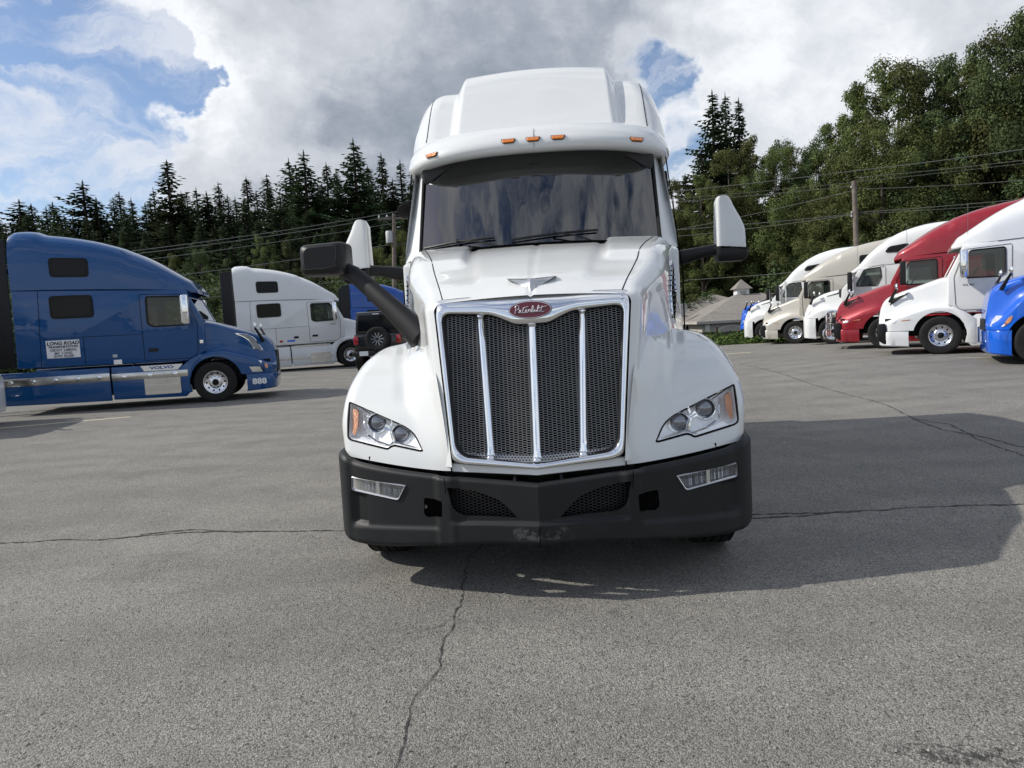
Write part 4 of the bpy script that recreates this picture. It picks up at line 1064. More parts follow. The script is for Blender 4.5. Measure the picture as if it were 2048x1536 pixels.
# ---------------- door mirrors (on arms) and hood mirrors
for s in LX:
    y = 2.10
    side = []
    # outline in xz, tapering to the outside top
    Z = np.linspace(0, 1, 12); rows = []
    for f in np.linspace(0, 1, 14):
        z = 2.045 + .435 * f
        xi_ = 1.432 + .004 * f; xo_ = 1.672 - .015 * f - .105 * float(sstep(f, .35, 1.05)) * 1.0 - .0
        dpt = .13 * (1 - .35 * f ** 3); r = .045
        if f > .93: xi_ += .012; xo_ -= .015; dpt *= .8
        ring = rpoly([(xi_, y - .03), (xo_, y - .005), (xo_ + .004, y + dpt), (xi_, y + dpt)], [.03, .05, .012, .012], 4)
        rows.append([(s * a, b, z + (.012 * (1 - abs(2 * (a - xi_) / (xo_ - xi_) - 1)) if f > .9 else 0)) for a, b in ring])
    mb = MB().grid(rows, cv=True); mb.add(rows[-1], [tuple(range(len(rows[-1])))]); mb.add(rows[0], [tuple(range(len(rows[0])))[::-1]])
    mh = mb.build('door_mirror', 'white', T, angle=50)
    MB().prism(rpoly([(s * 1.445, 2.07), (s * 1.655, 2.07), (s * 1.635, 2.33), (s * 1.56, 2.46), (s * 1.445, 2.46)], .02, 3), y + .125, y + .142).build('mirror_glass', 'mirror', mh)
    # black lower shell
    rows = []
    for f in np.linspace(0, 1, 8):
        z = 1.965 + .12 * f; k = math.sin(math.pi / 2 * min(1, f * 1.6 + .25))
        xa, xb = 1.425 + .03 * (1 - k), 1.682 - .06 * (1 - k); ring = rpoly([(xa, y - .045 * k), (xb, y - .02 * k), (xb, y + .135), (xa, y + .135)], .035, 4)
        top = (lambda a: .06 * float(sstep((1.62 - a), 0, .12)) if f > .8 else 0)
        rows.append([(s * a, b, z + (-.035 if (f > .95 and a > 1.6) else 0)) for a, b in ring])
    mb = MB().grid(rows, cv=True); mb.add(rows[-1], [tuple(range(len(rows[-1])))]); mb.add(rows[0], [tuple(range(len(rows[0])))[::-1]])
    mb.build('mirror_shell', 'trim', mh)
    arm = MB().tube([(s * 1.04, 2.26, 2.005), (s * 1.2, 2.21, 2.03), (s * 1.36, 2.16, 2.06), (s * 1.47, 2.13, 2.068), (s * 1.53, 2.12, 2.05)], [.075, .062, .046, .05, .055], 12, sy=.95).build('mirror_arm', 'trim', T)
# convex look-down mirror over the passenger door
mb = MB().lathe([(.0001, -.02), (.06, -.015), (.10, .0), (.105, .01), (.0001, .012)], 20, 'y', (0, 0, 0)); o = mb.build('door_spot_mirror', 'trim', T); o.location = (-1.185, 2.62, 2.63); o.rotation_euler = (R(60), R(-25), 0)
g2 = MB().lathe([(.095, .014), (.06, .03), (.0001, .038)], 20, 'y', (0, 0, 0)).build('spot_mirror_glass', 'mirror', o)
# hood mirror on the left fender
y0 = .92
rows = []
for f in np.linspace(0, 1, 15):
    yy = y0 - .085 + .20 * f; k = (1 - (1 - min(1, f * 2.2)) ** 2.2) ** .5 if f < .45 else 1
    cx, cz = -1.412, 2.055; hw = .158 * (.72 + .28 * k); hh = .112 * (.70 + .30 * k)
    ring = rpoly([(cx - hw, cz - hh * .96), (cx - hw, cz + hh * .90), (cx + hw, cz + hh), (cx + hw, cz - hh)], .045, 5)
    rows.append([(a, yy, b) for a, b in ring])
mb = MB().grid(rows, cv=True); mb.add(rows[0], [tuple(range(len(rows[0])))])
hmr = mb.build('hood_mirror', 'trim', T, angle=50)
MB().prism(rpoly([(-1.555, 1.96), (-1.555, 2.15), (-1.27, 2.15), (-1.27, 1.96)], .04, 4), y0 + .108, y0 + .118).build('mirror_glass', 'mirror', hmr)
MB().tube([(-1.535, y0 - .086, 1.985), (-1.40, y0 - .090, 1.987), (-1.325, y0 - .088, 1.995), (-1.305, y0 - .088, 2.03), (-1.30, y0 - .086, 2.13)], .0035, 6).build('mirror_crease', 'trim', hmr)
MB().tube([(-1.30, .95, 1.985), (-1.22, .93, 1.945), (-1.10, .87, 1.84), (-.95, .80, 1.705), (-.82, .74, 1.585), (-.74, .70, 1.50)], [.055, .056, .060, .068, .082, .095], 16, sy=.62, up=(0, 1, 0)).build('mirror_arm', 'trim', T)
# right hood mirror is not fitted; a small dish-shaped mirror is left out
# ---------------- chassis and wheels
MB().box((-.52, .42, .62), (.52, .60, 1.52)).build('radiator_light_block', 'chassis', T)  # plain box added behind the grille to block light under the bumper
MB().box((-.45, .62, .58), (.45, 1.85, 1.50)).build('engine', 'chassis', T)  # unseen block added under the hood, also to stop light leaking through
MB().box((-.48, .8, .62), (-.38, 8.6, .90)).box((.38, .8, .62), (.48, 8.6, .90)).box((-.48, 3.5, .66), (.48, 3.6, .86)).box((-.48, 6.4, .66), (.48, 6.5, .86)).box((-.48, 8.4, .66), (.48, 8.5, .86)).build('chassis_frame', 'chassis', T)
MB().box((-1.0, 1.0, .42), (1.0, 1.14, .54)).box((-1.0, 6.95, .45), (1.0, 7.1, .58)).build('axle_beam', 'chassis', T)
def make_tyre():
    mb = MB(); prof = [(.29, -.12), (.36, -.138), (.45, -.140), (.485, -.132), (.503, -.118)]
    x = -.105
    for k in range(4): prof += [(.506, x), (.506, x + .040), (.492, x + .043), (.492, x + .050)]; x += .0535
    prof += [(.503, .118), (.485, .132), (.45, .140), (.36, .138), (.29, .12)]
    return mb.lathe(prof, 56, 'x').mesh('tyre')
def make_rim():
    o = MB().lathe([(.292, .118), (.286, .132), (.270, .130), (.255, .112), (.215, .095), (.165, .088), (.150, .100), (.105, .108), (.085, .106), (.078, .110), (.078, .085), (.165, .060), (.255, .080), (.27, .0), (.292, -.0)], 60, 'x', close=True).build('rim', 'polished')
    cs = []
    for k in range(10):
        a = 2 * math.pi * k / 10; cs.append(MB().lathe([(.0001, 0), (.024, 0), (.024, .3), (.0001, .3)], 14, 'x', (-.05, .212 * math.cos(a), .212 * math.sin(a))).build('c', None, smooth=False, merge=True))
    boolop(o, cs); return o
tyre_me = make_tyre(); tyre_me.materials.append(M['tyre']); tyre_me.polygons.foreach_set('use_smooth', [True] * len(tyre_me.polygons)); tyre_me.set_sharp_from_angle(angle=R(40))
rim_o = make_rim(); rim_me = rim_o.data; bpy.data.objects.remove(rim_o)
nb = MB()
for k in range(10):
    a = 2 * math.pi * (k + .5) / 10; nb.lathe([(.018, 0), (.018, .02), (.010, .034), (.0001, .036)], 8, 'x', (.100, .143 * math.cos(a), .143 * math.sin(a)))
nut_me = nb.mesh('nuts'); nut_me.materials.append(M['satin'])
hb = MB().lathe([(.078, .07), (.078, .125), (.070, .138), (.05, .145), (.0001, .147)], 20, 'x'); hub_me = hb.mesh('hub'); hub_me.materials.append(M['chassis']); hub_me.polygons.foreach_set('use_smooth', [True] * len(hub_me.polygons))
bk = MB().lathe([(.285, .0), (.0001, .0)], 24, 'x'); bk_me = bk.mesh('brake_drum'); bk_me.materials.append(M['black'])
def wheel(parent, loc, rz, name='wheel', hubmat=None):
    """outer face looks along +x of its own frame; rz turns it"""
    wo = bpy.data.objects.new(name, tyre_me); COL.objects.link(wo); wo.parent = parent; wo.location = loc; wo.rotation_euler = (R(random.uniform(0, 36)) , 0, rz)
    for nm, me in (('rim', rim_me), ('lug_nuts', nut_me), ('hub_cap', hub_me), ('brake_drum', bk_me)):
        c = bpy.data.objects.new(nm, me); COL.objects.link(c); c.parent = wo
    return wo
for s in LX: wheel(T, (s * 1.085, 1.07, .506), 0 if s > 0 else math.pi)
for s in LX:
    for yy in (6.75, 8.05): wheel(T, (s * 1.02, yy, .506), 0 if s > 0 else math.pi)
    MB().grid([[(s * x, 6.75 + .6 * math.cos(R(a)) * 1.0 + (1.3 if a < 90 else 0), .55 + .6 * math.sin(R(a))) for x in (.80, 1.2)] for a in range(0, 181, 12)]).build('mud_guard', 'trim', T)
# ================================================================== parked highway tractors, seen from the side
# truck frame: x forward from the steer axle, y to the truck's left, z up
def loft_x(stations, sec, name, mt, parent, angle=45, caps=(False, False), merge=False):
    rows = [[(x, y, z) for y, z in sec(x)] for x in stations]
    mb = MB().grid(rows)
    if caps[0]: mb.add(rows[0], [tuple(range(len(rows[0])))[::-1]])
    if caps[1]: mb.add(rows[-1], [tuple(range(len(rows[-1])))])
    return mb.build(name, mt, parent, angle=angle, merge=merge)
def both(half):           # half section from centre top to outer bottom (y>=0) -> full, left to right
    return [(-y, z) for y, z in half[::-1]] + half[1:] if abs(half[0][0]) < 1e-6 else [(-y, z) for y, z in half[::-1]] + half
VN = dict(
    roof=([-4.27, -4.19, -3.95, -3.71, -3.54, -3.16, -2.56, -1.95, -1.65, -1.34, -1.04, -.73, -.52, -.40, -.30, -.26],
          [4.30, 4.36, 4.38, 4.36, 4.29, 4.24, 4.13, 3.95, 3.83, 3.68, 3.50, 3.29, 3.15, 3.07, 2.92, 2.86]),
    rbase=([-4.3, -3.0, -1.2, -.6, -.42, -.26], [2.96, 2.94, 2.87, 2.83, 2.80, 2.78]),
    rhw=([-4.3, -1.2, -.7, -.4, -.26], [1.20, 1.20, 1.13, 1.04, .96]),
    hood=([-.30, 0, .5, .9, 1.1, 1.25, 1.34, 1.42, 1.47], [2.10, 2.04, 1.87, 1.74, 1.66, 1.59, 1.50, 1.34, 1.10]),
    hoodw=([-.30, .5, 1.1, 1.3, 1.47], [1.00, .86, .72, .66, .60]),
    arch=([-.80, -.52, -.21, .17, .57, .98, 1.25, 1.47], [.95, 1.12, 1.26, 1.28, 1.19, 1.04, .93, .86]),
    fw=([-.8, .7, 1.15, 1.32, 1.42, 1.47], [1.21, 1.21, 1.18, 1.09, .96, .82]), nose=1.47, fbot=.66,
    side=[(-4.31, 1.12), (-4.27, 2.97), (-1.2, 2.87), (-.50, 2.82), (-.44, 2.66), (-.16, 2.07), (-.16, 1.30), (-.60, 1.08)],
    win=[(-1.43, 2.04), (-1.42, 2.70), (-.66, 2.68), (-.56, 2.40), (-.56, 1.98), (-1.30, 1.97)], door=(-1.56, -.40, 1.15, 2.80))
CA = dict(
    roof=([-4.3, -3.92, -3.34, -2.53, -1.77, -1.29, -.96, -.77, -.66, -.58], [4.30, 4.32, 4.30, 4.14, 3.78, 3.40, 3.02, 2.84, 2.76, 2.70]),
    rbase=([-4.3, -1.9, -.9, -.58], [2.95, 2.92, 2.74, 2.66]),
    rhw=([-4.3, -1.4, -.9, -.58], [1.20, 1.18, 1.05, .94]),
    hood=([-.40, -.1, .26, .59, .85, .96, 1.04, 1.09], [2.12, 2.08, 2.00, 1.86, 1.66, 1.50, 1.28, 1.08]),
    hoodw=([-.40, .3, .85, 1.09], [1.02, .88, .72, .62]),
    arch=([-.80, -.5, -.19, .2, .5, .8, 1.09], [1.0, 1.18, 1.34, 1.38, 1.32, 1.20, 1.06]),
    fw=([-.8, .4, .8, 1.0, 1.09], [1.21, 1.21, 1.12, .95, .80]), nose=1.09, fbot=1.03,
    side=[(-4.31, 1.12), (-4.27, 2.96), (-1.9, 2.92), (-.95, 2.76), (-.72, 2.50), (-.34, 2.07), (-.30, 1.30), (-.60, 1.08)],
    win=[(-1.70, 2.45), (-1.66, 2.82), (-1.10, 2.75), (-.86, 2.24), (-.86, 2.16), (-1.54, 2.14)], door=(-1.84, -.72, 1.15, 2.86))
KW = dict(CA)
KW.update(hood=([-.40, .1, .36, .60, .80, .88, .94, .98], [2.12, 2.01, 1.94, 1.86, 1.74, 1.62, 1.36, .90]),
    hoodw=([-.40, .3, .8, .98], [.98, .82, .64, .58]),
    arch=([-.8, -.3, .1, .36, .52, .75, .98], [1.2, 1.50, 1.53, 1.43, 1.27, 1.0, .86]), fw=([-.8, .4, .7, .9, .98], [1.21, 1.21, 1.12, .95, .80]), nose=.98, fbot=.78)
def make_side_truck(kind, spec, old=False):
    K = spec; rt = empty('proto', (0, 0, 0)); parts = []
    def reg(o, role, parent=None):
        parts.append((o, role)); return o
    fr, frb, frw = spl(*K['roof']), spl(*K['rbase']), spl(*K['rhw'])
    xr = np.r_[np.linspace(K['roof'][0][0], -1.2, 34), np.linspace(-1.15, K['roof'][0][-1], 30)]
    def rsec(x):
        zt, zb, hw = float(fr(x)), float(frb(x)), float(frw(x)); r = min(.42, (zt - zb) * .95); h = []
        sh = .0
        for t in np.linspace(0, 90, 22):
            c_, s_ = math.cos(R(t)), math.sin(R(t)); p = 7.5 if x < -1.8 else 5.0
            yy = hw * s_ ** (2 / p) if t > 0 else 0; z_ = zb + (zt - zb) * max(0, c_) ** (2 / 4.2)
            h.append((yy, z_))
        # crease line along the flank
        h.append((hw - .004, zb)); h.append((hw - .05, zb - .03 if x < K['roof'][0][-1] + .4 else zb))
        return both(h)
    reg(loft_x(xr, rsec, 'roof_fairing', 'white', rt, caps=(True, True)), 'paint')
    # body shell as a real hollow box with window and windshield openings
    outer = MB().prism(K['side'], -1.195, 1.195).build('cab_body', 'white', rt, bevel=.035, seg=3)
    inner = [(x + (.05 if x < -2 else -.06), z + (-.06 if z > 2 else .08)) for x, z in K['side']]
    ci = MB().prism(inner, -1.13, 1.13).build('c', None, smooth=False)
    cw_ = MB().prism(rpoly(K['win'], .06, 3), -1.5, 1.5).build('c', None, smooth=False)
    a, b = K['side'][4], K['side'][5]
    v = np.array([b[0] - a[0], b[1] - a[1]]); L = np.linalg.norm(v); v /= L; n = np.array([-v[1], v[0]]) * -1
    n = np.array([v[1] * -1, v[0]]); n = n if n[0] > 0 else -n
    q = lambda t, d: (a[0] + v[0] * t + n[0] * d, a[1] + v[1] * t + n[1] * d)
    cf = MB().prism([q(.0, .3), q(.0, -.3), q(L - .03, -.3), q(L - .03, .3)], -1.04, 1.04).build('c', None, smooth=False)
    boolop(outer, [ci]); boolop(outer, [cw_, cf]); reg(outer, 'paint')
    reg(MB().add([(*[q(.0, -.012)[0]], -1.05, q(.0, -.012)[1]), (q(.0, -.012)[0], 1.05, q(.0, -.012)[1]), (q(L - .02, -.012)[0], 1.05, q(L - .02, -.012)[1]), (q(L - .02, -.012)[0], -1.05, q(L - .02, -.012)[1])], [(0, 1, 2, 3)]).build('windshield', 'sideglass', rt, smooth=False), 'glass')
    reg(MB().box((-2.0, -1.12, 1.15), (-1.93, 1.12, 2.75)).build('cab_partition', 'grey', rt), 'x')
    for s in LX:
        reg(MB().box((-1.72, s * .55 - .25, 1.75), (-1.58, s * .55 + .25, 2.55)).build('seat_back', 'grey', rt, bevel=.05), 'x')
    reg(MB().prism([(-.62, 1.9), (-.66, 2.08), (-.45, 2.14), (-.24, 2.08), (-.24, 1.8), (-.60, 1.7)], -1.1, 1.1).build('dashboard', 'interior', rt), 'x')
    st = [(-.78 + .11 * math.sin(t) * -1, -.0 + .55 + .21 * math.cos(t), 2.08 + .18 * math.sin(t)) for t in np.linspace(0, 2 * math.pi, 17)]
    reg(MB().tube(st, .016, 6, cap=False).build('steering_wheel', 'trim', rt), 'x')
    for s in LX:
        w_ = rpoly(K['win'], .06, 3)
        g_ = MB().add([(x, s * 1.17, z) for x, z in w_], [tuple(range(len(w_)))]).build('door_window', 'sideglass', rt, smooth=False); reg(g_, 'glass')
        fr_ = [(x, s * 1.198, z) for x, z in w_]
        reg(MB().tube(fr_ + [fr_[0]], .020, 6).build('window_seal', 'trim', rt), 'x')
        x0, x1, z0, z1 = K['door']
        dr = rpoly([(x0, z0), (x0, z1 - .03), (x1 - .14, z1 - .08), (x1 + .10, 2.02), (x1 + .06, z0 + .12), (x1 - .06, z0)], .05, 3)
        dp = [(x, s * 1.199, z) for x, z in dr]
        reg(MB().tube(dp + [dp[0]], .0085, 5, sy=.6).build('door_seam', 'black', rt), 'x')
        reg(MB().box((x0 + .10, min(s * 1.198, s * 1.215), 1.36), (x0 + .32, max(s * 1.198, s * 1.215), 1.44)).build('door_handle', 'trim', rt, bevel=.01), 'x')
        # body seams of the sleeper
        for pts in ([(-3.80, s * 1.199, 1.14), (-3.72, s * 1.199, 2.95)], [(-4.25, s * 1.203, 2.955), (-3.0, s * 1.203, 2.935), (-1.25, s * 1.203, 2.865)], [(-2.86, s * 1.199, 1.14), (-2.86, s * 1.199, 1.80)], [(-3.78, s * 1.199, 1.80), (x0, s * 1.199, 1.80)]):
            reg(MB().tube(pts, .007, 5, sy=.6).build('body_seam', 'black', rt), 'x')
        # sleeper windows, dark glass in a raised rubber frame
        wins = [[(-3.50, 2.26), (-3.50, 2.80), (-2.58, 2.80), (-2.58, 2.26)], [(-3.43, 3.24), (-3.43, 3.70), (-2.60, 3.67), (-2.60, 3.22)]]
        for wi, wp in enumerate(wins):
            yw = 1.20 if wi == 0 else 1.188
            if wi == 1 and kind != 'VN': wp = [(-2.6, 3.30), (-2.6, 3.62), (-1.95, 3.55), (-1.80, 3.34)]
            o_ = MB().prism(rpoly(wp, .10, 4), s * (yw - .04), s * (yw + .020)).build('sleeper_window', 'rubber', rt); reg(o_, 'x')
            g_ = MB().prism(rpoly(scale_poly(wp, .05), .07, 4), s * (yw - .04), s * (yw + .024)).build('pane', 'darkglass', o_); reg(g_, 'x')
    # rear side extenders
    for s in LX:
        reg(MB().prism([(-4.34, 1.15), (-4.30, 4.15), (-4.72, 4.12), (-4.80, 1.15)], s * 1.13, s * 1.19).build('side_extender', 'trim', rt, bevel=.02), 'x')
    # hood with fender arches
    fh, fhw, fa, ffw = spl(*K['hood']), spl(*K['hoodw']), spl(*K['arch']), spl(*K['fw'])
    nose = K['nose']; xh = np.r_[np.linspace(K['hood'][0][0], nose - .25, 34), np.linspace(nose - .235, nose, 22)]
    def hsec(x):
        zt, hw, za, fw = float(fh(x)), float(fhw(x)), float(fa(max(x, -.8))), float(ffw(x)); h = []
        za = min(za, zt - .06); sh = min(.16, (zt - za) * .6)
        for t in np.linspace(0, 90, 12):
            c_, s_ = math.cos(R(t)), math.sin(R(t)); h.append((hw * s_ ** (.5) if t else 0, zt - sh * (1 - c_ ** .6)))
        top = zt - sh
        for f in (.25, .5, .75): h.append((hw + .05 * f, top - (top - za - .04) * f))
        h.append((hw + .09, za + .03)); h.append((hw + .09 + (fw - hw - .09) * .45, za + .01))
        rr = min(.09, (fw - hw) * .4)
        for t in np.linspace(20, 90, 6): h.append((fw - rr + rr * math.sin(R(t)), za - rr + rr * math.cos(R(t))))
        zb = K['fbot'] if x > .5 else .42
        zb = min(zb, za - rr - .02)
        for f in (.33, .66, 1): h.append((fw, za - rr + (zb - za + rr) * f))
        return both(h)
    hood_ = loft_x(xh, hsec, 'hood', 'white', rt, caps=(False, True), angle=40)
    # open wheel arches
    md_cut = []
    for s in LX:
        md_cut.append(MB().lathe([(.0001, 0), (.615, 0), (.615, .42), (.0001, .42)], 40, 'y', (0.03, (.86 if s > 0 else -1.28), .53)).build('c', None, smooth=False, merge=True))
    bm = bmesh.new(); bm.from_mesh(hood_.data)       # remove the flank faces inside the arch circle and rebuild a lip
    dead = [f for f in bm.faces if abs(f.calc_center_median().y) > 1.02 and math.hypot(f.calc_center_median().x - .03, f.calc_center_median().z - .53) < .60]
    sub = [e for f in bm.faces if abs(f.calc_center_median().y) > 1.02 for e in f.edges]
    bm.free()
    hs_ = hood_.modifiers.new('s', 'SOLIDIFY'); hs_.thickness = .012; hs_.offset = -1
    bpy.context.view_layer.update(); me = bpy.data.meshes.new_from_object(hood_.evaluated_get(bpy.context.evaluated_depsgraph_get())); hood_.modifiers.clear(); hood_.data = me
    boolop(hood_, md_cut); reg(hood_, 'paint')
    for s in LX:
        arc = [(0.03 + .612 * math.cos(R(a)), s * 1.20, .53 + .612 * math.sin(R(a))) for a in range(-8, 189, 8)]
        reg(MB().grid([[(x, s * 1.205, z) for x, y, z in arc], [(x, s * .86, z) for x, y, z in arc]]).build('wheel_arch_liner', 'black', rt), 'x')
        hsm = [(x, s * (float(fhw(x)) + .0), float(fh(x)) + 0) for x in (-.2,)]
    reg(MB().box((-.5, -.85, .5), (nose - .15, .85, 1.0)).build('engine_underside', 'chassis', rt), 'x')
    # front grille panel
    zt_, zb_ = float(fh(nose)) , .62
    reg(MB().prism(rpoly([(-.55, zb_ + .02), (.55, zb_ + .02), (.52, zt_ + .12), (-.52, zt_ + .12)], .05, 3), nose - .03, nose + .012, 'yz').build('front_grille', 'trim', rt), 'x')
    # bumper
    bw, bn = K['fw'][1][0], nose + .02; zt2 = K['fbot'] - .012; zlo = .26
    rows = []
    plan = [(.60 if kind != 'VN' else .75, 1.20), (nose - .42, 1.20), (nose - .22, 1.185), (nose - .08, 1.07), (nose - .01, .85), (nose + .015, .45), (nose + .02, 0)]
    plan = cubic(plan, 5); plan = [(float(p[0]), float(p[1])) for p in plan]; plan = plan + [(x, -y) for x, y in plan[::-1][1:]]
    for f, ins, z in ((0, .05, zlo), (.02, .01, zlo + .03), (.5, 0, (zlo + zt2) / 2), (.93, 0, zt2 - .03), (1, .02, zt2), (1, .12, zt2 + .002)):
        rows.append([(x - ins * .6, y * (1 - ins * .5), z + (.05 * (1 - (x - .6) / (nose - .6)) * -1 if f < .1 else 0)) for x, y in plan])
    reg(MB().grid(rows, flip=True).build('bumper', 'white', rt), 'paint')
    for s in LX:
        y0, y1 = sorted((s * 1.08, s * 1.212))
        reg(MB().prism([(-.80, .25), (-.80, .92), (-.52, 1.13), (-.27, 1.26), (-.27, 1.07), (-.42, .95), (-.52, .80), (-.58, .62), (-.59, .5), (-.55, .30)], y0, y1).build('rear_fender', 'white', rt, bevel=.02), 'paint')
    # lower fairings
    for s in LX:
        y0, y1 = sorted((s * 1.12, s * 1.20))
        reg(MB().prism([(-2.33, .24), (-2.33, 1.03), (-.80, 1.03), (-.64, .90), (-.60, .30), (-.70, .20)], y0, y1).build('side_skirt', 'white', rt, bevel=.02), 'paint')
        reg(MB().prism([(-4.7, .26), (-4.7, 1.03), (-2.37, 1.03), (-2.37, .22)], y0, y1).build('side_skirt', 'white', rt, bevel=.02), 'paint')
        y0, y1 = sorted((s * 1.19, s * 1.212))
        sp = MB().box((-1.60, y0, .30), (-.82, y1, .70)).build('step', 'stainless', rt); reg(sp, 'x')
        stp = MB()
        for zz in (.345, .52):
            for k in range(18): stp.box((-1.58 + k * .0425, *[sorted((s * 1.20, s * 1.235))[0]], zz), (-1.58 + k * .0425 + .022, sorted((s * 1.20, s * 1.235))[1], zz + .03))
        reg(tag(stp.build('step_tread', 'polished', sp, smooth=False), kind='stuff'), 'x')
        # mirrors
        ym = s * 1.42; xm = -.52 if kind == 'VN' else -.66
        mo = MB().box((xm - .07, ym - .14, 1.98), (xm + .10, ym + .14, 2.70)).build('door_mirror', 'mirrorshell', rt, bevel=.04, seg=3); reg(mo, 'mirror')
        reg(MB().box((xm - .078, ym - .11, 2.03), (xm - .070, ym + .11, 2.66)).build('mirror_glass', 'mirror', mo), 'x')
        for zz in (2.08, 2.62): reg(MB().tube([(xm, s * 1.17, zz), (xm, s * 1.34, zz)], .022, 6).build('mirror_arm', 'trim', mo), 'x')
        # hood mirror
        hx = nose - .38; hy = float(fhw(hx)) + .06; hz = float(fh(hx))
        hm_ = MB().tube([(hx + .10, s * hy, hz - .20), (hx, s * (hy + .12), hz + .02), (hx - .06, s * (hy + .20), hz + .14)], [.05, .032, .028], 8).build('hood_mirror', 'trim', rt); reg(hm_, 'x')
        reg(MB().lathe([(.0001, .055), (.05, .045), (.082, .01), (.085, -.015), (.0001, -.022)], 14, 'x', (hx - .07, s * (hy + .20), hz + .21)).build('mirror_head', 'chrome', hm_), 'x')
    reg(MB().box((-6.5, -.48, .62), (.9, -.38, .90)).box((-6.5, .38, .62), (.9, .48, .90)).build('chassis_frame', 'chassis', rt), 'x')
    reg(MB().box((-4.6, -1.1, .35), (-1.2, 1.1, .95)).build('fuel_tank', 'chassis', rt), 'x')
    reg(MB().box((-.1, -.95, .42), (.1, .95, .55)).build('axle_beam', 'chassis', rt), 'x')
    return rt, parts
M['mirrorshell'] = M['trim']
PROTO = {}
def kids(o): return [c for c in COL.objects if c.parent == o]
def child_map():
    mp = {}
    for c in COL.objects:
        if c.parent: mp.setdefault(c.parent, []).append(c)
    return mp
for kn, sp in (('VN', VN), ('CA', CA), ('KW', KW)): PROTO[kn] = make_side_truck(kn, sp)
CM = child_map()
def flank_panel(parts_o, x, z, s):
    """outermost y of a body at x, z"""
    bm = bmesh.new(); bm.from_mesh(parts_o.data); b = BVHTree.FromBMesh(bm); bm.free()
    h = b.ray_cast(Vector((x, s * 4, z)), Vector((0, -s, 0))); return h[0].y if h[0] else s * 1.0
HOODB = {}
for kn in PROTO:
    for o, r_ in PROTO[kn][1]:
        if o.name.startswith('hood') and not o.name.startswith('hood_m'):
            bm = bmesh.new(); bm.from_mesh(o.data); HOODB[kn] = BVHTree.FromBMesh(bm); bm.free()
def conform(kn, poly, s, d, mt, name, parent, rim=None):
    b = HOODB[kn]; vs = []
    for x, z in poly:
        h = b.ray_cast(Vector((x, s * 4, z)), Vector((0, -s, 0))); y = h[0].y if h[0] else s * .9
        vs.append((x + .003, y + s * d, z))
    n = len(vs); vi = [(x, y - s * (d + .03), z) for x, y, z in vs]
    o = MB().add(vs + vi, [tuple(range(n))] + [(i, (i + 1) % n, n + (i + 1) % n, n + i) for i in range(n)]).build(name, mt, parent, smooth=False)
    if rim: MB().tube(vs + [vs[0]], .012, 5).build(name + '_rim', rim, o)
    return o
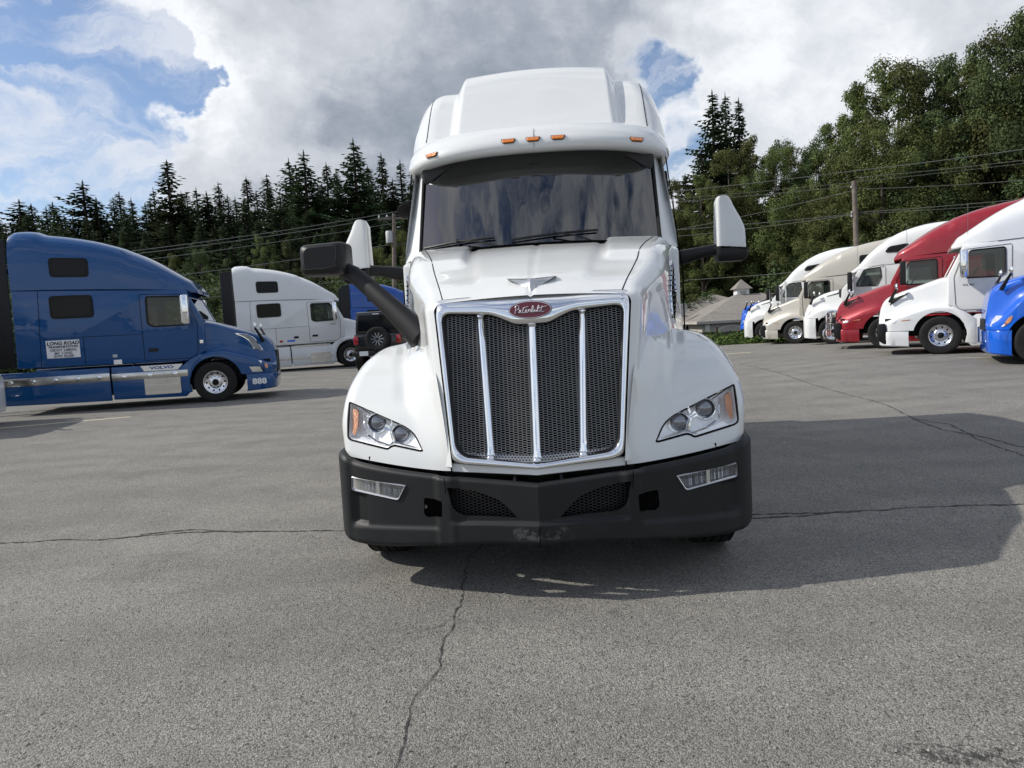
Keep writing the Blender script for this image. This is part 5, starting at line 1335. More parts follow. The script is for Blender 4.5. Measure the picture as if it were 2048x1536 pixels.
def spawn(kn, name, loc, rz, colour, label, cat='truck', group=None, mirror='trim', bump_col=None, pitch=0.0, roll=0.0, fair_col=None, detail='new', shape=None):
    rt, parts = PROTO[kn]; role = dict((o, r_) for o, r_ in parts)
    root = empty(name, loc); root.rotation_euler = (roll, pitch, rz)
    tag(root, label, cat, group)
    res = {}
    def cp(o, par):
        c = o.copy(); COL.objects.link(c); c.parent = par; c.name = o.name.split('.')[0]
        r_ = role.get(o, 'x')
        base = c.name.split('.')[0]
        mt = None
        if r_ == 'paint': mt = M[colour]
        if r_ == 'mirror': mt = M[mirror]
        if base == 'bumper' and bump_col: mt = M[bump_col]
        if base == 'side_skirt' and fair_col: mt = M[fair_col]
        if mt:
            c.material_slots[0].link = 'OBJECT'; c.material_slots[0].material = mt
        res.setdefault(base, []).append(c)
        for k in CM.get(o, []): cp(k, c)
    for o in CM.get(rt, []): cp(o, root)
    for s in LX:
        wheel(root, (0, s * 1.075, .506), R(90) * s)
    # hood flank details on both sides
    K = {'VN': VN, 'CA': CA, 'KW': KW}[kn]; n_ = K['nose']
    for s in LX:
        if kn == 'VN' and detail == 'old':
            conform(kn, rpoly([(.52, 1.70), (.80, 1.66), (.96, 1.56), (1.16, 1.22), (.94, 1.29), (.84, 1.50), (.72, 1.60)], .02, 2), s, .006, 'mesh', 'side_vent', root, 'chrome')
            hl = conform(kn, rpoly([(1.02, 1.02), (1.20, .97), (1.38, .84), (1.43, .74), (1.16, .70), (1.10, .84)], .03, 3), s, .010, 'darkglass', 'headlamp', root)
            conform(kn, rpoly([(1.20, .92), (1.27, .88), (1.27, .76), (1.20, .80)], .02, 2), s, .016, 'amber2', 'turn_signal', hl)
            conform(kn, rpoly([(1.05, .99), (1.14, .97), (1.12, .90)], .01, 2), s, .016, 'whitelamp', 'lamp_reflector', hl)
            conform(kn, rpoly([(.82, .84), (1.08, .83), (1.14, .70), (.90, .70)], .02, 2), s, .008, 'stainless', 'lamp_trim', root)
        elif kn == 'VN':
            conform(kn, rpoly([(1.20, 1.36), (1.14, 1.55), (.98, 1.68), (.52, 1.82), (.72, 1.68), (.95, 1.52)], .015, 2), s, .006, 'trim', 'side_vent', root)
            hl = conform(kn, rpoly([(1.22, .92), (1.08, .94), (.90, 1.08), (.70, 1.16), (.95, 1.01), (1.06, .90), (1.10, .87), (1.22, .87)], .01, 2), s, .008, 'whitelamp', 'headlamp', root)
            conform(kn, rpoly([(.90, .95), (.70, .965), (.72, .935), (.92, .93)], .008, 2), s, .008, 'amber2', 'side_marker', root)
            MB().prism([(n_ - .22, .34), (n_ - .16, .30), (n_ + .03, .42), (n_ + .035, .86), (n_ - .16, .88), (n_ - .20, .70)], s * .70, s * 1.165).build('bumper_end_grille', 'trim', root, bevel=.02)
        elif kn == 'CA':
            conform(kn, rpoly([(.26, 1.93), (-.30, 2.03), (-.30, 1.94), (.18, 1.84)], .01, 2), s, .008, 'trim', 'side_vent', root)
            hl = conform(kn, rpoly([(1.03, 1.12), (.98, 1.22), (.90, 1.33), (.74, 1.38), (.84, 1.24), (.96, 1.12)], .02, 3), s, .008, 'whitelamp', 'headlamp', root)
            conform(kn, rpoly([(.88, 1.28), (.80, 1.345), (.78, 1.33), (.86, 1.24)], .008, 2), s, .014, 'amber2', 'turn_signal', hl)
        else:
            hl = conform(kn, rpoly([(.92, .86), (.86, 1.00), (.78, 1.09), (.52, 1.08), (.56, .96), (.68, .85)], .03, 3), s, .010, 'whitelamp', 'headlamp', root)
            conform(kn, rpoly([(.68, .86), (.57, .96), (.53, 1.07), (.59, 1.06), (.66, .96)], .01, 2), s, .018, 'amber2', 'turn_signal', hl)
    return root, res
def drop_proto():
    for rt, parts in PROTO.values():
        for c in CM.get(rt, []):
            for k in CM.get(c, []): bpy.data.objects.remove(k)
            bpy.data.objects.remove(c)
        bpy.data.objects.remove(rt)
def put_truck(gx, gy_, th, side):
    """root position so that the steer tyre on the visible side (-1 right, +1 left of the truck) touches (gx, gy)"""
    t = R(th); nx, ny = -math.sin(t), math.cos(t)
    x, y = gx - nx * side * 1.2, gy_ - ny * side * 1.2
    return (x, y, float(gz(gx, gy_)) + 0.0)
# --- left-hand row, facing right
TH = 15
bt, br_ = spawn('VN', 'semi_truck', put_truck(-7.45, 17.85, TH, -1), R(TH), 'blue', 'dark blue sleeper tractor with white door placard and number 888 on the bumper', mirror='chrome', detail='old')
root = bt
# lettering on its flank (right-hand side of the truck, y negative)
def on_flank(x, y, z): return Matrix.Translation((x, y, z)) @ Matrix.Rotation(R(90), 4, 'X')
sg = MB().box((-3.66, -1.206, 1.33), (-2.95, -1.198, 1.75)).build('placard', 'sign', bt)
for txt, z, sz, sh, bo in (('LONG ROAD', 1.675, .115, .25, .004), ('TRANSPORTATION', 1.592, .072, .2, .003), ('USDOT 3388302', 1.515, .080, 0, .0016), ('MC 113242', 1.440, .080, 0, .0016), ('GVW 96,000', 1.370, .080, 0, .0016)):
    text_obj('lettering', txt, sz, 'ink', sg, on_flank(-3.305, -1.2085, z), shear=sh, bold=bo, extrude=.001)
text_obj('bumper_number', '888', .20, 'sign', bt, Matrix.Translation((1.05, -1.212, .45)) @ Matrix.Rotation(R(2.0), 4, 'Z') @ Matrix.Rotation(R(90), 4, 'X') @ Matrix.Scale(1.15, 4, (1, 0, 0)), bold=.008, extrude=.004)
MB().prism([(-1.68, 1.02), (-.72, 1.02), (-.84, .885), (-1.60, .885)], -1.215, -1.198).build('sill_plate', 'volvo_plate', bt)
text_obj('sill_lettering', 'VOLVO', .10, 'royal_blue', bt, on_flank(-1.20, -1.217, .955) @ Matrix.Scale(1.6, 4, (1, 0, 0)), bold=.004, extrude=.001)
for x0, x1, z0, z1 in ((-2.33, -.62, .70, .87), (-4.7, -2.37, .71, .90)):
    stp = MB().box((x0, -1.216, z0), (x1, -1.199, z1)).build('chrome_strip', 'stainless', bt, bevel=.006)
    n = int((x1 - x0) / .45)
    for k in range(n):
        MB().lathe([(.055, -.0), (.045, -.012), (.0001, -.02)], 12, 'y', (x0 + (k + .5) * (x1 - x0) / n, -1.217, (z0 + z1) / 2)).build('marker_lamp', 'chrome', stp)
MB().box((-1.62, -1.222, .31), (-.80, -1.214, .70)).build('step_plate', 'stainless', bt)
MB().box((-2.26, -1.205, 1.27), (-2.16, -1.197, 1.34)).build('small_decal', 'transformer', bt); MB().box((-2.25, -1.205, 1.10), (-2.07, -1.197, 1.21)).build('small_decal', 'whitelamp', bt)
MB().box((-.28, -1.207, 1.50), (-.20, -1.197, 1.58)).build('emblem', 'chrome', bt)
wt, _ = spawn('VN', 'semi_truck', put_truck(-6.6, 29.5, 18, -1), R(18), 'white_old', 'white sleeper tractor behind the dark blue one, with two dark sleeper windows', mirror='chrome', pitch=R(-1.2), detail='old')
for x0, x1, z0, z1 in ((-2.33, -.70, .50, .57), (-4.6, -2.37, .50, .57), (-2.2, -.8, .98, 1.04)): MB().box((x0, -1.214, z0), (x1, -1.199, z1)).build('chrome_strip', 'stainless', wt)
text_obj('door_lettering', 'VNL780', .07, 'ink', wt, on_flank(-.62, -1.203, 1.82), extrude=.001)
MB().box((-2.45, -1.204, 1.22), (-2.15, -1.198, 1.30)).build('small_decal', 'bright_blue', wt); MB().box((-2.75, -1.204, 1.22), (-2.62, -1.198, 1.30)).build('small_decal', 'redlens', wt)
MB().box((-2.18, -1.21, 1.34), (-2.0, -1.198, 1.43)).build('side_lamp', 'trim', wt)
spawn('VN', 'semi_truck', (at_depth(695, 700, 38).x + 4.3, 39.5, -.1), R(17), 'royal_blue', 'blue sleeper roof and black extender showing behind the black four-wheel drive', pitch=0)
o, _ = spawn('CA', 'semi_truck', (-11.88, 14.35, 0), R(15), 'white_old', 'white truck front just poking in at the left picture edge', detail='old')
# --- right-hand row, facing left
RH = 151
w2, r2 = spawn('VN', 'semi_truck', put_truck(11.47, 18.90, RH, 1), R(RH), 'white_old', 'white sleeper tractor with black hood vent and polished wheels, beside the bright blue truck', mirror='chrome')
text_obj('door_lettering', 'VNL 860', .07, 'ink', w2, Matrix.Translation((-.62, 1.203, 1.80)) @ Matrix.Rotation(R(180), 4, 'Z') @ Matrix.Rotation(R(90), 4, 'X'), extrude=.001)
MB().prism([(-.78, 1.13), (-1.25, 1.16), (-1.25, .98)], 1.198, 1.212).build('fairing_notch', 'stainless', w2)
MB().tube([(-.62, 1.05, 2.7), (-.62, 1.08, 3.9)], .006, 5).build('antenna', 'wire', w2)
rd, r3 = spawn('VN', 'semi_truck', put_truck(11.95, 22.6, RH, 1), R(RH), 'red', 'dark red sleeper tractor with a chrome bull bar in the right row')
MB().tube([(-.62, 1.05, 2.7), (-.62, 1.08, 3.9)], .006, 5).build('antenna', 'wire', rd)
g_ = MB()
for s in LX:
    pts = [(1.50, s * .85, .35), (1.72, s * .85, .42), (1.75, s * .85, .85), (1.72, s * .85, 1.22), (1.50, s * .80, 1.25)]
    g_.tube(cubic(pts), .035, 8)
for z in (.42, .62, .82, 1.02, 1.2): g_.tube([(1.73, -.85, z), (1.78, 0, z), (1.73, .85, z)], .024, 8)
for y in (-.5, -.25, 0, .25, .5): g_.tube([(1.76, y, .42), (1.76, y, 1.2)], .014, 6)
g_.build('bull_bar', 'chrome', rd)
for z in (.55,): MB().tube(cubic([(1.70, .80, .38), (1.80, 1.0, .40), (1.82, 1.02, .60), (1.72, .85, .72)]), .03, 8).build('bar_hoop', 'chrome', rd)
w3, _ = spawn('CA', 'semi_truck', put_truck(12.50, 27.5, RH, 1), R(RH), 'white_old', 'white round-nosed tractor between the dark red and the tan truck')
MB().tube([(-.9, 1.0, 2.7), (-.9, 1.02, 4.1)], .006, 5).build('antenna', 'wire', w3)
t3, _ = spawn('VN', 'semi_truck', put_truck(12.75, 31.7, RH, 1), R(RH), 'tan', 'tan beige sleeper tractor between two white ones')
w4, _ = spawn('CA', 'semi_truck', put_truck(12.6, 35.0, RH, 1), R(RH), 'white_old', 'white round-nosed tractor farthest along, beyond the tan truck')
b4, kb4 = spawn('KW', 'semi_truck', put_truck(13.6, 39.0, RH, 1), R(RH), 'bright_blue', 'bright blue truck nose at the far end of the right row', )
for nm in ('roof_fairing', 'side_extender', 'sleeper_window', 'pane', 'cab_body', 'body_seam'):
    for o in kb4.get(nm, []): bpy.data.objects.remove(o)
b5, rb5 = spawn('KW', 'semi_truck', put_truck(11.35, 15.1, RH, 1), R(RH), 'bright_blue', 'bright blue truck with glossy hood and black hood mirror at the right picture edge')
# polished stacks on the far white truck
for s in (1,):
    MB().tube([(-1.0, 1.32, 1.2), (-1.0, 1.32, 2.9)], .045, 10).build('air_cleaner_stack', 'chrome', w4)
drop_proto()
# ------------------------------------------------------------------ black four-wheel-drive seen from behind
J = tag(empty('suv', (-4.75, 25.6, float(gz(-4.75, 25.6))), R(-6)), 'black boxy four-wheel drive with spare wheel on its tailgate, parked behind the white truck', 'car')
z0 = .0
body = MB().box((-.86, -.0, .75), (.86, 4.0, 1.42)).build('body', 'black_paint', J, bevel=.05)
cabin = MB().prism([(-.82, 1.42), (-.74, 2.20), (.74, 2.20), (.82, 1.42)], .02, 2.6).build('cabin', 'black_paint', J, bevel=.05)
MB().prism([(-.70, 1.52), (-.65, 2.08), (.65, 2.08), (.70, 1.52)], .0, .012).build('rear_window', 'darkglass', J)
MB().box((-.12, -.02, 2.10), (.12, .02, 2.13)).build('brake_lamp', 'whitelamp', J)
for s in LX:
    x0, x1 = sorted((s * .70, s * .87)); MB().box((x0, -.05, 1.04), (x1, .06, 1.34)).build('tail_lamp', 'redlens', J, bevel=.02)
    x0, x1 = sorted((s * .70, s * .98)); MB().box((x0, .3, .80), (x1, 1.5, .95)).build('fender_flare', 'trim', J, bevel=.04)
    wj = wheel(J, (s * .82, .75, .48), 0 if s > 0 else math.pi)
    wj.scale = (1.0, .95, .95)
    wj2 = wheel(J, (s * .82, 3.3, .48), 0 if s > 0 else math.pi); wj2.scale = (1.0, .95, .95)
MB().box((-.90, -.22, .62), (.90, .02, .80)).build('rear_bumper', 'trim', J, bevel=.04)
MB().box((-.62, -.235, .64), (-.30, -.222, .80)).build('licence_plate', 'plate', J)
sw = bpy.data.objects.new('spare_wheel', tyre_me); COL.objects.link(sw); sw.parent = J; sw.location = (.08, -.20, 1.22); sw.rotation_euler = (0, 0, R(-90)); sw.scale = (.8, .86, .86)
sr = MB(); 
sr.lathe([(.30, .02), (.29, .10), (.27, .09), (.26, .03), (.0001, .02)], 30, 'x')
o = sr.build('rim', 'black_paint', sw)
sr = MB()
for k in range(10):
    a = 2 * math.pi * k / 10
    for dd in (-.07, .07): sr.tube([(.09, .05 * math.cos(a), .05 * math.sin(a)), (.10, .27 * math.cos(a + dd), .27 * math.sin(a + dd))], .010, 5)
tag(sr.build('spokes', 'satin', sw), kind='stuff')
MB().lathe([(.06, .08), (.05, .12), (.0001, .12)], 12, 'x').build('hub_cap', 'black_paint', sw)
def quads_mesh(name, V, mt):
    n = len(V) // 4; me = bpy.data.meshes.new(name); me.vertices.add(len(V)); me.vertices.foreach_set('co', V.ravel().astype(np.float32))
    me.loops.add(n * 4); me.loops.foreach_set('vertex_index', np.arange(n * 4, dtype=np.int32)); me.polygons.add(n)
    me.polygons.foreach_set('loop_start', np.arange(0, n * 4, 4, dtype=np.int32)); me.polygons.foreach_set('loop_total', np.full(n, 4, dtype=np.int32))
    me.update(calc_edges=True); me.materials.append(M[mt]); return me
# ================================================================== marks on the lot
def ribbon(pts, w_, seed, z=.004):
    r_ = random.Random(seed); P_ = [Vector((p[0], p[1], 0)) for p in pts]; o = []
    dense = []
    for a, b in zip(P_[:-1], P_[1:]):
        n = max(2, int((b - a).length / .035))
        for k in range(n): dense.append(a + (b - a) * k / n)
    off = 0; 
    rows = []
    for i, p in enumerate(dense):
        d = (dense[min(i + 1, len(dense) - 1)] - dense[max(i - 1, 0)]); d = d.normalized() if d.length else Vector((1, 0, 0)); n = Vector((-d.y, d.x, 0))
        off = off * .88 + r_.gauss(0, .008); ww = w_ * (.35 + 1.3 * r_.random() ** 2)
        q = p + n * off; zz = float(gz(q.x, q.y)) + z
        rows.append([(q.x + n.x * ww, q.y + n.y * ww, zz), (q.x - n.x * ww, q.y - n.y * ww, zz)])
    return rows
M['crack'] = mat('crack_shadow', (.042, .040, .037), .95, vary=.4, vscale=30)
lot = [o for o in COL.objects if o.name == 'asphalt_lot'][0]
def G(px, py): p = on_ground(px, py); return (p.x, p.y)
for k, (pp, w_) in enumerate([([(-120, 1092), (60, 1086), (200, 1080), (330, 1068), (430, 1064), (560, 1066), (700, 1061), (900, 1058), (1200, 1052), (1505, 1030), (1650, 1026), (1800, 1019), (1920, 1010), (2100, 1007)], .009),
        ([(280, 1072), (350, 1064), (400, 1063), (460, 1067), (520, 1064)], .012), ([(1180, 1052), (1505, 1035), (1640, 1030), (1760, 1022)], .010),
        ([(1000, 1060), (940, 1120), (938, 1160), (905, 1235), (885, 1275), (872, 1340), (845, 1400), (815, 1480), (785, 1545), (770, 1600)], .0038), ([(900, 1240), (880, 1252), (800, 1270)], .002),
        ([(1480, 734), (1560, 752), (1650, 778), (1760, 805), (1830, 838), (1880, 858), (1960, 872), (2080, 903)], .011), ([(1830, 838), (1900, 850), (1960, 880), (2060, 920)], .010)]):
    MB().grid(ribbon([G(*q) for q in pp], w_, k)).build('crack', 'crack', lot, smooth=False)
rg = np.random.RandomState(2); Q = []
for k in range(2600):
    y = 1.6 + 9 * rg.rand() ** 1.8; x = rg.uniform(-.85, .85) * y * 1.1; s_ = .002 + .0045 * rg.rand() ** 2; z = float(gz(x, y)) + s_ * .4
    a = rg.rand() * 3.14; u = np.array([math.cos(a), math.sin(a), 0]) * s_ * 1.3; v = np.array([-math.sin(a), math.cos(a), 0]) * s_
    c = np.array([x, y, z]); tp = c + np.array([0, 0, s_ * .8])
    Q += [c - u - v, c + u - v, tp + u * .4 - v * .4, tp - u * .5 - v * .4, c + u - v, c + u + v, tp + u * .4 + v * .4, tp + u * .4 - v * .4, tp - u * .5 - v * .4, tp + u * .4 - v * .4, tp + u * .4 + v * .4, tp - u * .5 + v * .4, c - u + v, c - u - v, tp - u * .5 - v * .4, tp - u * .5 + v * .4]
M['grit'] = mat('loose_grit', (.26, .245, .22), .85, vary=.7, vscale=60)
tag(link_mesh('loose_grit', quads_mesh('grit', np.array(Q), 'grit'), None, smooth=False), kind='stuff')
def stripe(a, b, w_, name='parking_line'):
    A, B = Vector((*a, 0)), Vector((*b, 0)); d = (B - A).normalized(); n = Vector((-d.y, d.x, 0)) * w_ / 2; k = max(2, int((B - A).length)); rows = []
    for i in range(k + 1):
        p = A + (B - A) * i / k; rows.append([(p.x + n.x, p.y + n.y, float(gz(p.x, p.y)) + .005), (p.x - n.x, p.y - n.y, float(gz(p.x, p.y)) + .005)])
    MB().grid(rows).build(name, 'line', lot, smooth=False)
stripe(G(-200, 875), G(262, 834), .15)
stripe(G(2020, 716), G(2120, 712), .10); stripe((8.3, 24.5), (7.6, 24.9), .25); stripe((11.0, 17.4), (17, 14.6), .10)
for y in (21.2, 25.3, 29.6): stripe((12.5, y - .4), (18, y - 2.9), .10)
stripe((-9, 23.4), (-16, 21.6), .10)

# ================================================================== verge, fence, houses
def leaf_cloud(centers, radii, n, size, seed, squash=.8, up=.5, hollow=.55, drip=0.0):
    """many leaf-sized quads spread through overlapping lobes"""
    rg = np.random.RandomState(seed); C_ = np.array(centers, float); r_ = np.array(radii, float)
    wgt = r_ ** 2; wgt /= wgt.sum(); idx = rg.choice(len(C_), n, p=wgt)
    d = rg.normal(size=(n, 3)); d /= np.linalg.norm(d, axis=1)[:, None]; rad = r_[idx] * (hollow + (1 - hollow) * rg.rand(n) ** .6) * (1 + .15 * rg.randn(n))
    p = C_[idx] + d * rad[:, None] * np.array([1, 1, squash])
    nrm_ = d * .9 + rg.normal(size=(n, 3)) * .45 + np.array([0, 0, up]); nrm_ /= np.linalg.norm(nrm_, axis=1)[:, None]
    t1 = np.cross(nrm_, rg.normal(size=(n, 3))); t1 /= np.linalg.norm(t1, axis=1)[:, None]; t2 = np.cross(nrm_, t1)
    s_ = size * (.55 + .9 * rg.rand(n))[:, None]
    a = p - t1 * s_ * .5; b = p + t2 * s_ * .32 + nrm_ * s_ * .08; c = p + t1 * s_ * .5; e = p - t2 * s_ * .32 + nrm_ * s_ * .08
    V = np.stack([a, b, c, e], 1).reshape(-1, 3); return V
# grassy verge with creepers
cs_ = []; rs_ = []
rg = np.random.RandomState(5)
for k in range(170):
    x = rg.uniform(6.5, 22); y = rg.uniform(34.3, 37.6); cs_.append((x, y, -.25 + .35 * rg.rand() + .12 * (y - 34.5))); rs_.append(.35 + .3 * rg.rand())
tag(link_mesh('verge_creepers', quads_mesh('v', leaf_cloud(cs_, rs_, 14000, .15, 5, .6), 'ivy'), None, smooth=False), kind='stuff')
o = MB().grid([[(x, y, float(land(x, y)) * .2 - .12 + .28 * (y > 34.6)) for y in (33.7, 34.6, 36, 38.5)] for x in np.linspace(2, 40, 20)]).build('verge', 'grass', fixn=False); tag(o, kind='structure')
# fence: posts and boards along the hollow
F = tag(empty('board_fence', (4, 38.3, 0)), 'weathered brown board fence in front of the grey-roofed houses', 'fence')
bme = MB().box((-.07, -.012, -1.2), (.07, .012, .55)).mesh('board'); bme.materials.append(M['fencewood'])
for k in range(150):
    b = bpy.data.objects.new('board', bme); COL.objects.link(b); b.parent = F; b.location = (k * .155, random.uniform(-.01, .01), random.uniform(-.02, .03))
for k in range(10): MB().box((k * 2.4 - .06, .02, -1.2), (k * 2.4 + .06, .14, .80)).build('post', 'fencewood', F)
MB().box((0, .015, .40), (23.2, .06, .50)).build('rail', 'fencewood', F)
def hip_roof(x0, x1, y0, y1, ze, zr, inset, parent, over=.45):
    a, b, c, d = x0 - over, x1 + over, y0 - over, y1 + over; r0, r1 = a + inset, b - inset; ym = (c + d) / 2
    v = [(a, c, ze), (b, c, ze), (b, d, ze), (a, d, ze), (r0, ym, zr), (r1, ym, zr)] + [(a, c, ze - .16), (b, c, ze - .16), (b, d, ze - .16), (a, d, ze - .16)]
    f = [(0, 1, 5, 4), (1, 2, 5), (2, 3, 4, 5), (3, 0, 4)]
    r_ = MB().add(v, f).build('roof', 'shingle', parent, smooth=False)
    MB().add(v, [(0, 6, 7, 1), (1, 7, 8, 2), (2, 8, 9, 3), (3, 9, 6, 0), (9, 8, 7, 6)]).build('fascia', 'wall_tan', r_, smooth=False)
    return r_
def house(name, x0, x1, y0, y1, zb, ze, zr, inset, label, wins, rz=0):
    h = tag(empty(name, (x0, y0, 0), rz), label, 'house'); W_, D_ = x1 - x0, y1 - y0
    MB().box((0, 0, zb), (W_, D_, ze - .02)).build('wall', 'wall_tan', h)
    hip_roof(0, W_, 0, D_, ze, zr, inset, h)
    for (wx, ww, wz, wh) in wins:
        arch_ = [(wx, wz), (wx + ww, wz), (wx + ww, wz + wh * .72)] + [(wx + ww / 2 + ww / 2 * math.cos(t), wz + wh * .72 + wh * .28 * math.sin(t)) for t in np.linspace(0, math.pi, 9)[1:-1]] + [(wx, wz + wh * .72)]
        fr_ = MB().prism(scale_poly(arch_, -.12), -.09, .0).build('window', 'wall_trim', h); MB().prism(arch_, -.10, -.02).build('pane', 'darkglass' if ww < 1.5 else 'wall_tan', fr_)
    return h
h1 = house('bungalow', 10.5, 20.5, 50, 59, -2.0, 1.05, 2.95, 5.0, 'low tan house with grey hip roof and a satellite dish, beyond the white truck', [(1.9, .35, .2, .6), (.5, .35, .2, .6)])
h2 = house('bungalow', 12.55, 21.4, 46.3, 54, -2.0, 1.06, 2.80, 4.0, 'low tan house with grey hip roof, white cupola and arched windows', [(.9, 1.9, -1.1, 1.75), (3.2, 1.1, -.9, 1.6)])
for px_ in (.2, 2.95, 4.5): MB().box((px_, -.14, -2), (px_ + .28, .0, .98)).build('pilaster', 'wall_trim', h2)
p_ = at_depth(1483, 600, 50.5)
cu = MB().box((p_.x - 12.55 - .42, p_.y - 46.3 - .42, 2.0), (p_.x - 12.55 + .42, p_.y - 46.3 + .42, 3.15)).build('cupola', 'sign', h2)
c0 = (p_.x - 12.55, p_.y - 46.3)
MB().add([(c0[0] - .62, c0[1] - .62, 3.15), (c0[0] + .62, c0[1] - .62, 3.15), (c0[0] + .62, c0[1] + .62, 3.15), (c0[0] - .62, c0[1] + .62, 3.15), (c0[0], c0[1], 3.85)], [(0, 1, 4), (1, 2, 4), (2, 3, 4), (3, 0, 4), (3, 2, 1, 0)]).build('cupola_roof', 'shingle', cu, smooth=False)
MB().box((c0[0] - .22, c0[1] - .44, 2.5), (c0[0] + .22, c0[1] - .42, 3.0)).build('louvre', 'wall_tan', cu)
p_ = at_depth(1364, 619, 49.2)
ds = MB().lathe([(.0001, .12), (.3, .06), (.46, -.04), (.46, -.06), (.28, .04), (.0001, .10)], 18, 'y', (0, 0, 0)).build('satellite_dish', 'transformer', h1)
ds.location = (p_.x - 10.5, p_.y - 50, p_.z); ds.rotation_euler = (R(20), 0, R(35))
MB().tube([(0, .1, 0), (-.7, .5, -.3)], .03, 5).build('dish_arm', 'wire', ds)

# ================================================================== poles and wires
def pole(px, py, Y, px2, label, r0=.16, top=None):
    a = at_depth(px, py, Y); b = at_depth(px2, 640, Y); lean = (a.x - b.x) / (a.z - b.z)
    zb = float(land(b.x, Y)) - .3; xb = a.x - lean * (a.z - zb)
    o = empty('utility_pole', (xb, Y, zb)); tag(o, label, 'utility pole', 'wooden utility poles')
    MB().tube([(0, 0, 0), (a.x - xb, 0, a.z - zb)], [r0, r0 * .68], 10).build('shaft', 'wood', o)
    return o, a
pl, pa = pole(788, 427, 50, 789, 'wooden utility pole with grey transformer behind the left mirror', .19)
L_ = pl.location
MB().box((pa.x - L_.x - 1.15, -.07, pa.z - L_.z - .42), (pa.x - L_.x + 1.15, .07, pa.z - L_.z - .26)).build('crossarm', 'wood', pl)
MB().lathe([(.0001, 0), (.24, 0), (.26, .05), (.26, .75), (.22, .82), (.0001, .84)], 14, 'z', (pa.x - L_.x - .42, 0, pa.z - L_.z - 2.0)).build('transformer', 'transformer', pl)
for dx in (-1.05, -.5, .5, 1.05): MB().lathe([(.05, 0), (.07, .08), (.03, .2), (.0001, .22)], 8, 'z', (pa.x - L_.x + dx, 0, pa.z - L_.z - .26)).build('insulator', 'transformer', pl)
MB().tube([(pa.x - L_.x - .85, .08, pa.z - L_.z - .36), (pa.x - L_.x, .16, pa.z - L_.z - 1.0)], .03, 5).build('brace', 'wood', pl)
pr, pb = pole(1708, 362, 43, 1718, 'bare wooden utility pole leaning a little above the tan truck', .20)
Lr = pr.location
for dz in (.4, 1.9, 2.1): MB().lathe([(.05, 0), (.06, .1), (.0001, .14)], 8, 'z', (pb.x - Lr.x - .16, 0, pb.z - Lr.z - dz)).build('insulator', 'transformer', pr)
def wire(pts, r_=.018, sag=.0, n=14):
    """pts: (px, py, depth) ends; a slack cable between"""
    A, B = at_depth(*pts[0]), at_depth(*pts[1]); P_ = [A + (B - A) * t - Vector((0, 0, sag * 4 * t * (1 - t))) for t in np.linspace(0, 1, n)]
    return MB().tube(P_, r_, 5)
WL = [((788, 424, 50), (-300, 560, 32), .022, .35), ((792, 431, 50), (-300, 566, 32), .022, .35), ((790, 446, 50), (-300, 583, 32), .018, .3), ((788, 488, 50), (-300, 620, 33), .022, .3), ((788, 530, 50), (-300, 655, 34), .016, .2), ((788, 548, 50), (-300, 668, 34), .016, .2),
      ((790, 424, 50), (1709, 342, 43), .022, .3), ((790, 431, 50), (1709, 372, 43), .016, .3), ((790, 488, 50), (1709, 428, 43), .020, .3),
      ((1709, 342, 43), (2300, 260, 38), .024, .1), ((1709, 356, 43), (2300, 288, 38), .016, .1), ((1712, 378, 43), (2300, 335, 38), .018, .2), ((1713, 425, 43), (2300, 372, 38), .020, .1), ((1713, 428, 43), (2300, 385, 38), .014, .1),
      ((1711, 380, 43), (1340, 462, 60), .014, .1), ((1713, 428, 43), (1340, 474, 60), .014, .1), ((1713, 430, 43), (2000, 500, 52), .014, .2), ((1340, 562, 60), (1760, 528, 46), .014, .1), ((1340, 398, 58), (2300, 296, 44), .014, .2)]
WLAB = ['topmost line running left from the crossarm of the transformer pole', 'second line running left from the crossarm of the transformer pole', 'line leaving the transformer pole leftwards just under its crossarm', 'line running left from beside the grey transformer', 'line running left below the grey transformer', 'lowest line running left across the wood behind the white truck',
    'topmost line passing behind the cab between the two poles', 'second line passing behind the cab between the two poles', 'low line passing behind the cab between the two poles', 'highest line crossing the leafy trees to the upper right', 'second highest line crossing the leafy trees to the right',
    'line running right from the top of the leaning pole', 'thicker line running right from the middle of the leaning pole', 'thin line just below the thicker one right of the leaning pole', 'slanting line from the leaning pole top down to the mirror', 'lower slanting line from the leaning pole to the mirror arm',
    'faint line dropping right from the leaning pole towards the red truck', 'low faint line above the grey house roofs', 'long high line crossing the trees above the right mirror']
for (a, b, r_, sg_), lb in zip(WL, WLAB):
    tag(wire((a, b), r_, sg_).build('overhead_wire', 'wire'), lb, 'overhead wire', 'overhead wires')

